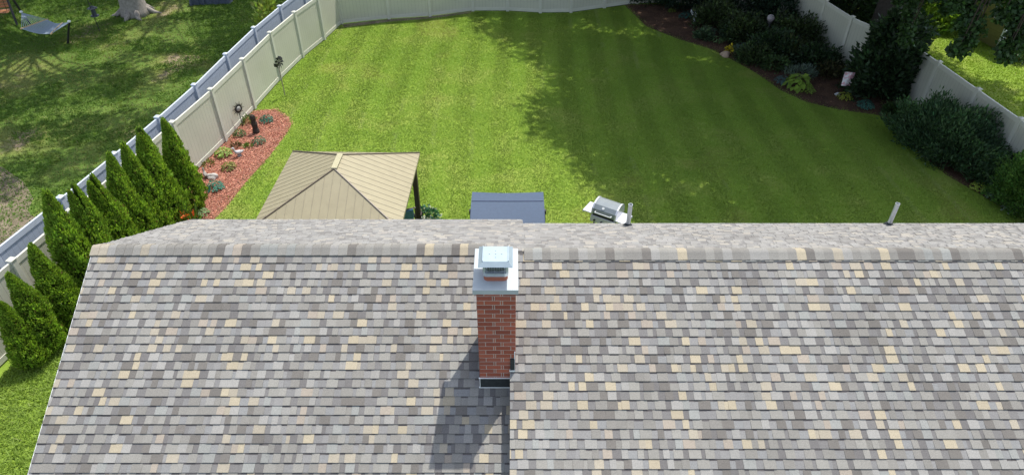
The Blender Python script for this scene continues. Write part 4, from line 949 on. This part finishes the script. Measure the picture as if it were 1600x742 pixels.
def rock(px, py, s, col, label):
    b = at(px, py); g = np.random.default_rng(int(px)); bm = bmesh.new(); bmesh.ops.create_icosphere(bm, subdivisions=3, radius=1)
    for v in bm.verts: 
        k = 1 + .18 * math.sin(v.co.x * 3 + px) + .15 * math.sin(v.co.y * 4 + v.co.z * 2); v.co = Vector((v.co.x * s[0] * k, v.co.y * s[1] * k, v.co.z * s[2] * k + s[2] * .5))
    me = bpy.data.meshes.new('rock'); bm.to_mesh(me); bm.free(); ca = me.color_attributes.new('Col', 'FLOAT_COLOR', 'CORNER')
    ca.data.foreach_set('color', list((*col, 1)) * len(me.loops)); me.materials.append(M_stone); o = bpy.data.objects.new('rock', me); C.objects.link(o); o.location = (b[0], b[1], 0); tag(o, label, 'rock')
rock(332, 279, (.14, .12, .12), (.52, .5, .46), 'pale round stone next to the grey goose statue')
rock(1132, 88, (.22, .16, .12), (.42, .3, .22), 'pinkish rock at the bed edge below the yellow flower')
rock(1445, 239, (.07, .06, .06), (.6, .5, .42), 'small pale stone at the lawn edge beside the yew')
rock(1308, 149, (.12, .07, .06), (.45, .46, .48), 'small grey stone left of the yellow edged clump')
# white cherub figurine
b = at(1085, 34); f_ = empty('figurine', (b[0], b[1], 0), R(10), 'small white winged figurine at the edge of the shaded bed', 'statue')
mb = MB(); mb.lathe((0, 0, 0), [(.09, 0), (.09, .05), (.06, .07), (.08, .2), (.055, .34), (.03, .38), (.055, .44), (.05, .5), (.01, .53)], 12, (.7, .72, .76)); mb.build('body', M_stone, f_, smooth=True)
mb = MB()
for s in (-1, 1): mb.poly([(s * .03, .03, .3), (s * .2, .06, .52), (s * .22, .06, .42), (s * .12, .05, .26), (s * .03, .06, .3), (s * .2, .09, .52), (s * .22, .09, .42), (s * .12, .08, .26)], [(0, 1, 2, 3), (7, 6, 5, 4), (0, 4, 5, 1), (1, 5, 6, 2), (2, 6, 7, 3)], (.75, .77, .8))
mb.build('wings', M_stone, f_)
# globe ornament on pedestal
b = at(1196, 64); gl = empty('globe_ornament', (b[0], b[1], 0), 0, 'pale glass globe on a pedestal among the dark shrubs', 'garden ornament')
mb = MB(); mb.lathe((0, 0, 0), [(.13, 0), (.12, .05), (.05, .10), (.045, .7), (.09, .80), (.10, .84)], 14, (.12, .11, .11)); mb.build('pedestal', M_stone, gl)
mb = MB(); mb.ell((0, 0, .96), (.15, .15, .15), (.62, .52, .52), 20, 14); mb.build('globe', simple('globe glass', (.36, .31, .31), .25, 0, .25, 12), gl, smooth=True)
# garden flag
b = at(1317, 147); fg = empty('garden_flag', (b[0], b[1], 0), R(-6), 'small white and pink garden flag on a thin stand in shade', 'flag')
mb = MB(); mb.tube([(-.2, 0, 0), (-.2, 0, .86), (.2, 0, .86)], .008, 6); mb.build('stand', M_darkmetal, fg)
m, n_, l_, p_ = newmat('printed flag'); tc = n_.new('ShaderNodeTexCoord'); nz = n_.new('ShaderNodeTexNoise'); nz.inputs['Scale'].default_value = 11; l_.new(tc.outputs['Object'], nz.inputs['Vector'])
rp = n_.new('ShaderNodeValToRGB'); rp.color_ramp.elements[0].position = .44; rp.color_ramp.elements[0].color = (.78, .42, .48, 1); rp.color_ramp.elements[1].position = .56; rp.color_ramp.elements[1].color = (.86, .82, .84, 1); l_.new(nz.outputs['Fac'], rp.inputs[0]); l_.new(rp.outputs[0], p_.inputs['Base Color'])
mb = MB(); vs = []; 
for j in range(7):
    for i in range(6): vs.append((-.18 + .36 * i / 5, -.02 + .02 * math.sin(i * 1.3 + j * .5) - .05 * j / 6, .85 - .50 * j / 6))
k_ = len(vs); vs += [(a, b_ + .003, c_) for a, b_, c_ in vs]
mb.poly(vs, [(j * 6 + i, j * 6 + i + 1, j * 6 + i + 7, j * 6 + i + 6) for j in range(6) for i in range(5)] + [(k_ + j * 6 + i, k_ + j * 6 + i + 6, k_ + j * 6 + i + 7, k_ + j * 6 + i + 1) for j in range(6) for i in range(5)]); mb.build('banner', m, fg)
# dark figure against the far right fence
b = at(1250, 50); mb = MB(); mb.lathe((0, 0, 0), [(.08, 0), (.1, .2), (.07, .5), (.05, .75), (.08, .85), (.075, .95), (.02, 1.05)], 10, (.03, .035, .03)); mb.tube([(.0, 0, .7), (.14, 0, .62), (.16, 0, .5)], .03, 6, (.03, .035, .03))
o = mb.build('garden_statue', M_stone, None, loc=(b[0] + .15, b[1] - .1, 0)); tag(o, 'slim dark statue in front of the shaded fence', 'statue')

# ------------------------------------------------------------------ left neighbour yard
A0 = Vector(at(106, 69)); B0 = Vector(at(47, 38)); A1 = Vector(at(108, 34, 1.0)); B1 = Vector(at(33, 19, 1.0))
hm = empty('hammock', A0, 0, 'grey net hammock with wooden spreader bars between two dark posts', 'hammock')
PH = 1.0
for b0, b1 in ((A0, A1), (B0, B1)):
    mb = MB(); mb.tube([b0 - A0, b1 - A0], .04, 10); po = mb.build('post', M_darkmetal, hm); mb = MB(); mb.ell(b1 - A0, (.07, .07, .05)); mb.build('post_cap', M_white, po)
M_net = simple('grey net', (.30, .36, .42), .8, 0, .15, 60)
k1 = [Vector(at(34, 45, .8)) - A0, Vector(at(73, 31, .8)) - A0]; k2 = [Vector(at(80, 53, .72)) - A0, Vector(at(97, 37, .78)) - A0]
def net_pt(u_, v_):
    p = k1[0].lerp(k1[1], v_).lerp(k2[0].lerp(k2[1], v_), u_); return p - Vector((0, 0, .16 * math.sin(math.pi * u_) * (.55 + .45 * math.sin(math.pi * v_))))
mb = MB()
for i in range(25): mb.tube([net_pt(i / 24, j / 8) for j in range(9)], .014, 4)
for j in range(15): mb.tube([net_pt(i / 8, j / 14) for i in range(9)], .017, 4)
mb.build('net', M_net, hm)
mb = MB()
for kk, tp in ((k1, B1 - A0), (k2, A1 - A0)):
    mb = MB()
    for j in range(13): mb.tube([kk[0].lerp(kk[1], j / 12), tp - Vector((0, 0, .04))], .011, 4)
    mb.build('cord', M_net, hm)
M_wood = simple('pale wood', (.50, .36, .2), .7, 0, .15, 20)
for kk in (k1, k2): mb = MB(); mb.tube([kk[0] + (kk[0] - kk[1]) * .05, kk[1] + (kk[1] - kk[0]) * .05], .03, 8); mb.build('spreader_bar', M_wood, hm)
b = at(14, 42); bs = empty('porch_swing', (b[0] - .75, b[1] + .4, 0), R(15), 'wooden swing bench in a dark frame at the top left corner', 'swing')
mb = MB()
for s in (-1, 1):
    mb.tube([(s * .95, -.55, 0), (s * .85, 0, 1.9)], .05, 8); mb.tube([(s * .95, .55, 0), (s * .85, 0, 1.9)], .05, 8)
mb.tube([(-.95, 0, 1.9), (.95, 0, 1.9)], .05, 8); mb.build('frame', M_darkmetal, bs)
M_rw = simple('orange wood', (.42, .18, .08), .6, 0, .2, 12)
mb = MB()
for k in range(5): mb.box((0, -.22 + .11 * k, .5), (1.4, .09, .03))
mb.build('seat', M_rw, bs); mb = MB()
for k in range(4): mb.box((0, .28 + .02 * k, .62 + .12 * k), (1.4, .03, .10))
mb.build('backrest', M_rw, bs); mb = MB()
for s in (-1, 1): mb.tube([(s * .66, -.2, .5), (s * .66, 0, 1.88)], .01, 4); mb.tube([(s * .66, .28, .7), (s * .66, 0, 1.88)], .01, 4)
mb.build('chain', M_darkmetal, bs)
b = at(156, 50); fd = empty('bird_feeder', (b[0], b[1], 0), R(100), 'dark bird feeder hanging on a slim leaning iron pole near the hammock', 'bird feeder')
mb = MB(); mb.tube([(0, 0, 0), (-.04, 0, 1.9), (-.1, 0, 2.1), (-.25, 0, 2.15), (-.34, 0, 2.0)], .016, 6); mb.tube([(-.03, 0, 1.15), (.12, 0, 1.22), (.2, 0, 1.12)], .012, 6); mb.build('pole', M_darkmetal, fd)
mb = MB(); mb.lathe((.12, 0, .62), [(.02, .46), (.2, .36), (.18, .34), (.09, .33), (.09, .08), (.17, .06), (.17, .02)], 12, (.06, .07, .09)); mb.build('feeder', M_attr, fd)
b = at(328, 6); tb = MB(); g = np.random.default_rng(9); nn = 26
vs = []
for j in range(nn + 1):
    for i in range(nn + 1):
        u_ = i / nn * 2 - 1; v_ = j / nn * 2 - 1; e = max(abs(u_), abs(v_)); k = min(1, (1 - e) * 7)
        z = k * (.62 + .12 * math.sin(u_ * 5 + 1) * math.cos(v_ * 4) + .2 * (u_ > .1)) + .02 * g.normal(); vs.append((u_ * .95 + .03 * g.normal(), v_ * .6 + .03 * g.normal(), max(z, 0)))
tb.poly(vs, [(j * (nn + 1) + i, j * (nn + 1) + i + 1, (j + 1) * (nn + 1) + i + 1, (j + 1) * (nn + 1) + i) for j in range(nn) for i in range(nn)])
o = tb.build('tarp_cover', simple('navy tarp', (.05, .065, .10), .6, 0, .2, 8), None, smooth=True, loc=(b[0], b[1] + .4, 0), rz=R(8)); tag(o, 'dark blue tarp draped over yard things at the top left', 'tarp')

# ------------------------------------------------------------------ right neighbour's shed
c0 = np.array(at(1558, 79)[:2]); c1 = np.array(at(1498, 47)[:2]); dx = c1 - c0; Ls = float(np.linalg.norm(dx)) + 1.0; rz = math.atan2(dx[1], dx[0])
shd = empty('shed', (c0[0], c0[1], 0), rz, 'olive green walled outbuilding with white corner boards beyond the fence', 'shed')
M_olive = simple('olive siding', (.22, .20, .065), .7, 0, .08, 4)
DS = 3.0; Hs = 2.6
mb = MB(); mb.poly([(0, 0, 0), (Ls, 0, 0), (Ls, 0, Hs), (0, 0, Hs), (0, -DS, 0), (Ls, -DS, 0), (Ls, -DS, Hs), (0, -DS, Hs)], [(0, 1, 2, 3), (5, 4, 7, 6), (1, 5, 6, 2), (4, 0, 3, 7)])
for k in range(11): mb.box((Ls / 2, .006, .2 + .22 * k), (Ls - .1, .012, .015)); mb.box((-.006, -DS / 2, .2 + .22 * k), (.012, DS - .1, .015))
mb.build('wall', M_olive, shd)
mb = MB(); mb.box((.0, -.0, Hs / 2), (.14, .14, Hs)); mb.build('corner_board', M_white, shd)
mb = MB(); mb.poly([(-.2, .2, Hs), (Ls + .2, .2, Hs), (Ls + .2, -DS - .2, Hs), (-.2, -DS - .2, Hs), (-.2, -DS / 2, Hs + .9), (Ls + .2, -DS / 2, Hs + .9)], [(0, 1, 5, 4), (2, 3, 4, 5), (1, 2, 5), (3, 0, 4), (3, 2, 1, 0)], (.1, .1, .1)); mb.build('roof', M_shingle, shd)
mb = MB(); mb.box((-.02, -1.2, 1.3), (.05, .9, .9)); wf = mb.build('window', M_white, shd); mb = MB(); mb.box((-.05, -1.2, 1.3), (.02, .76, .76)); mb.build('pane', simple('dark glass', (.03, .04, .05), .1), wf)
shrub('foundation_shrub', at(1592, 96), (.5, .45, .5), 500, .14, (.05, .1, .03), 'low dark shrub at the foot of the olive shed', 'shrub')
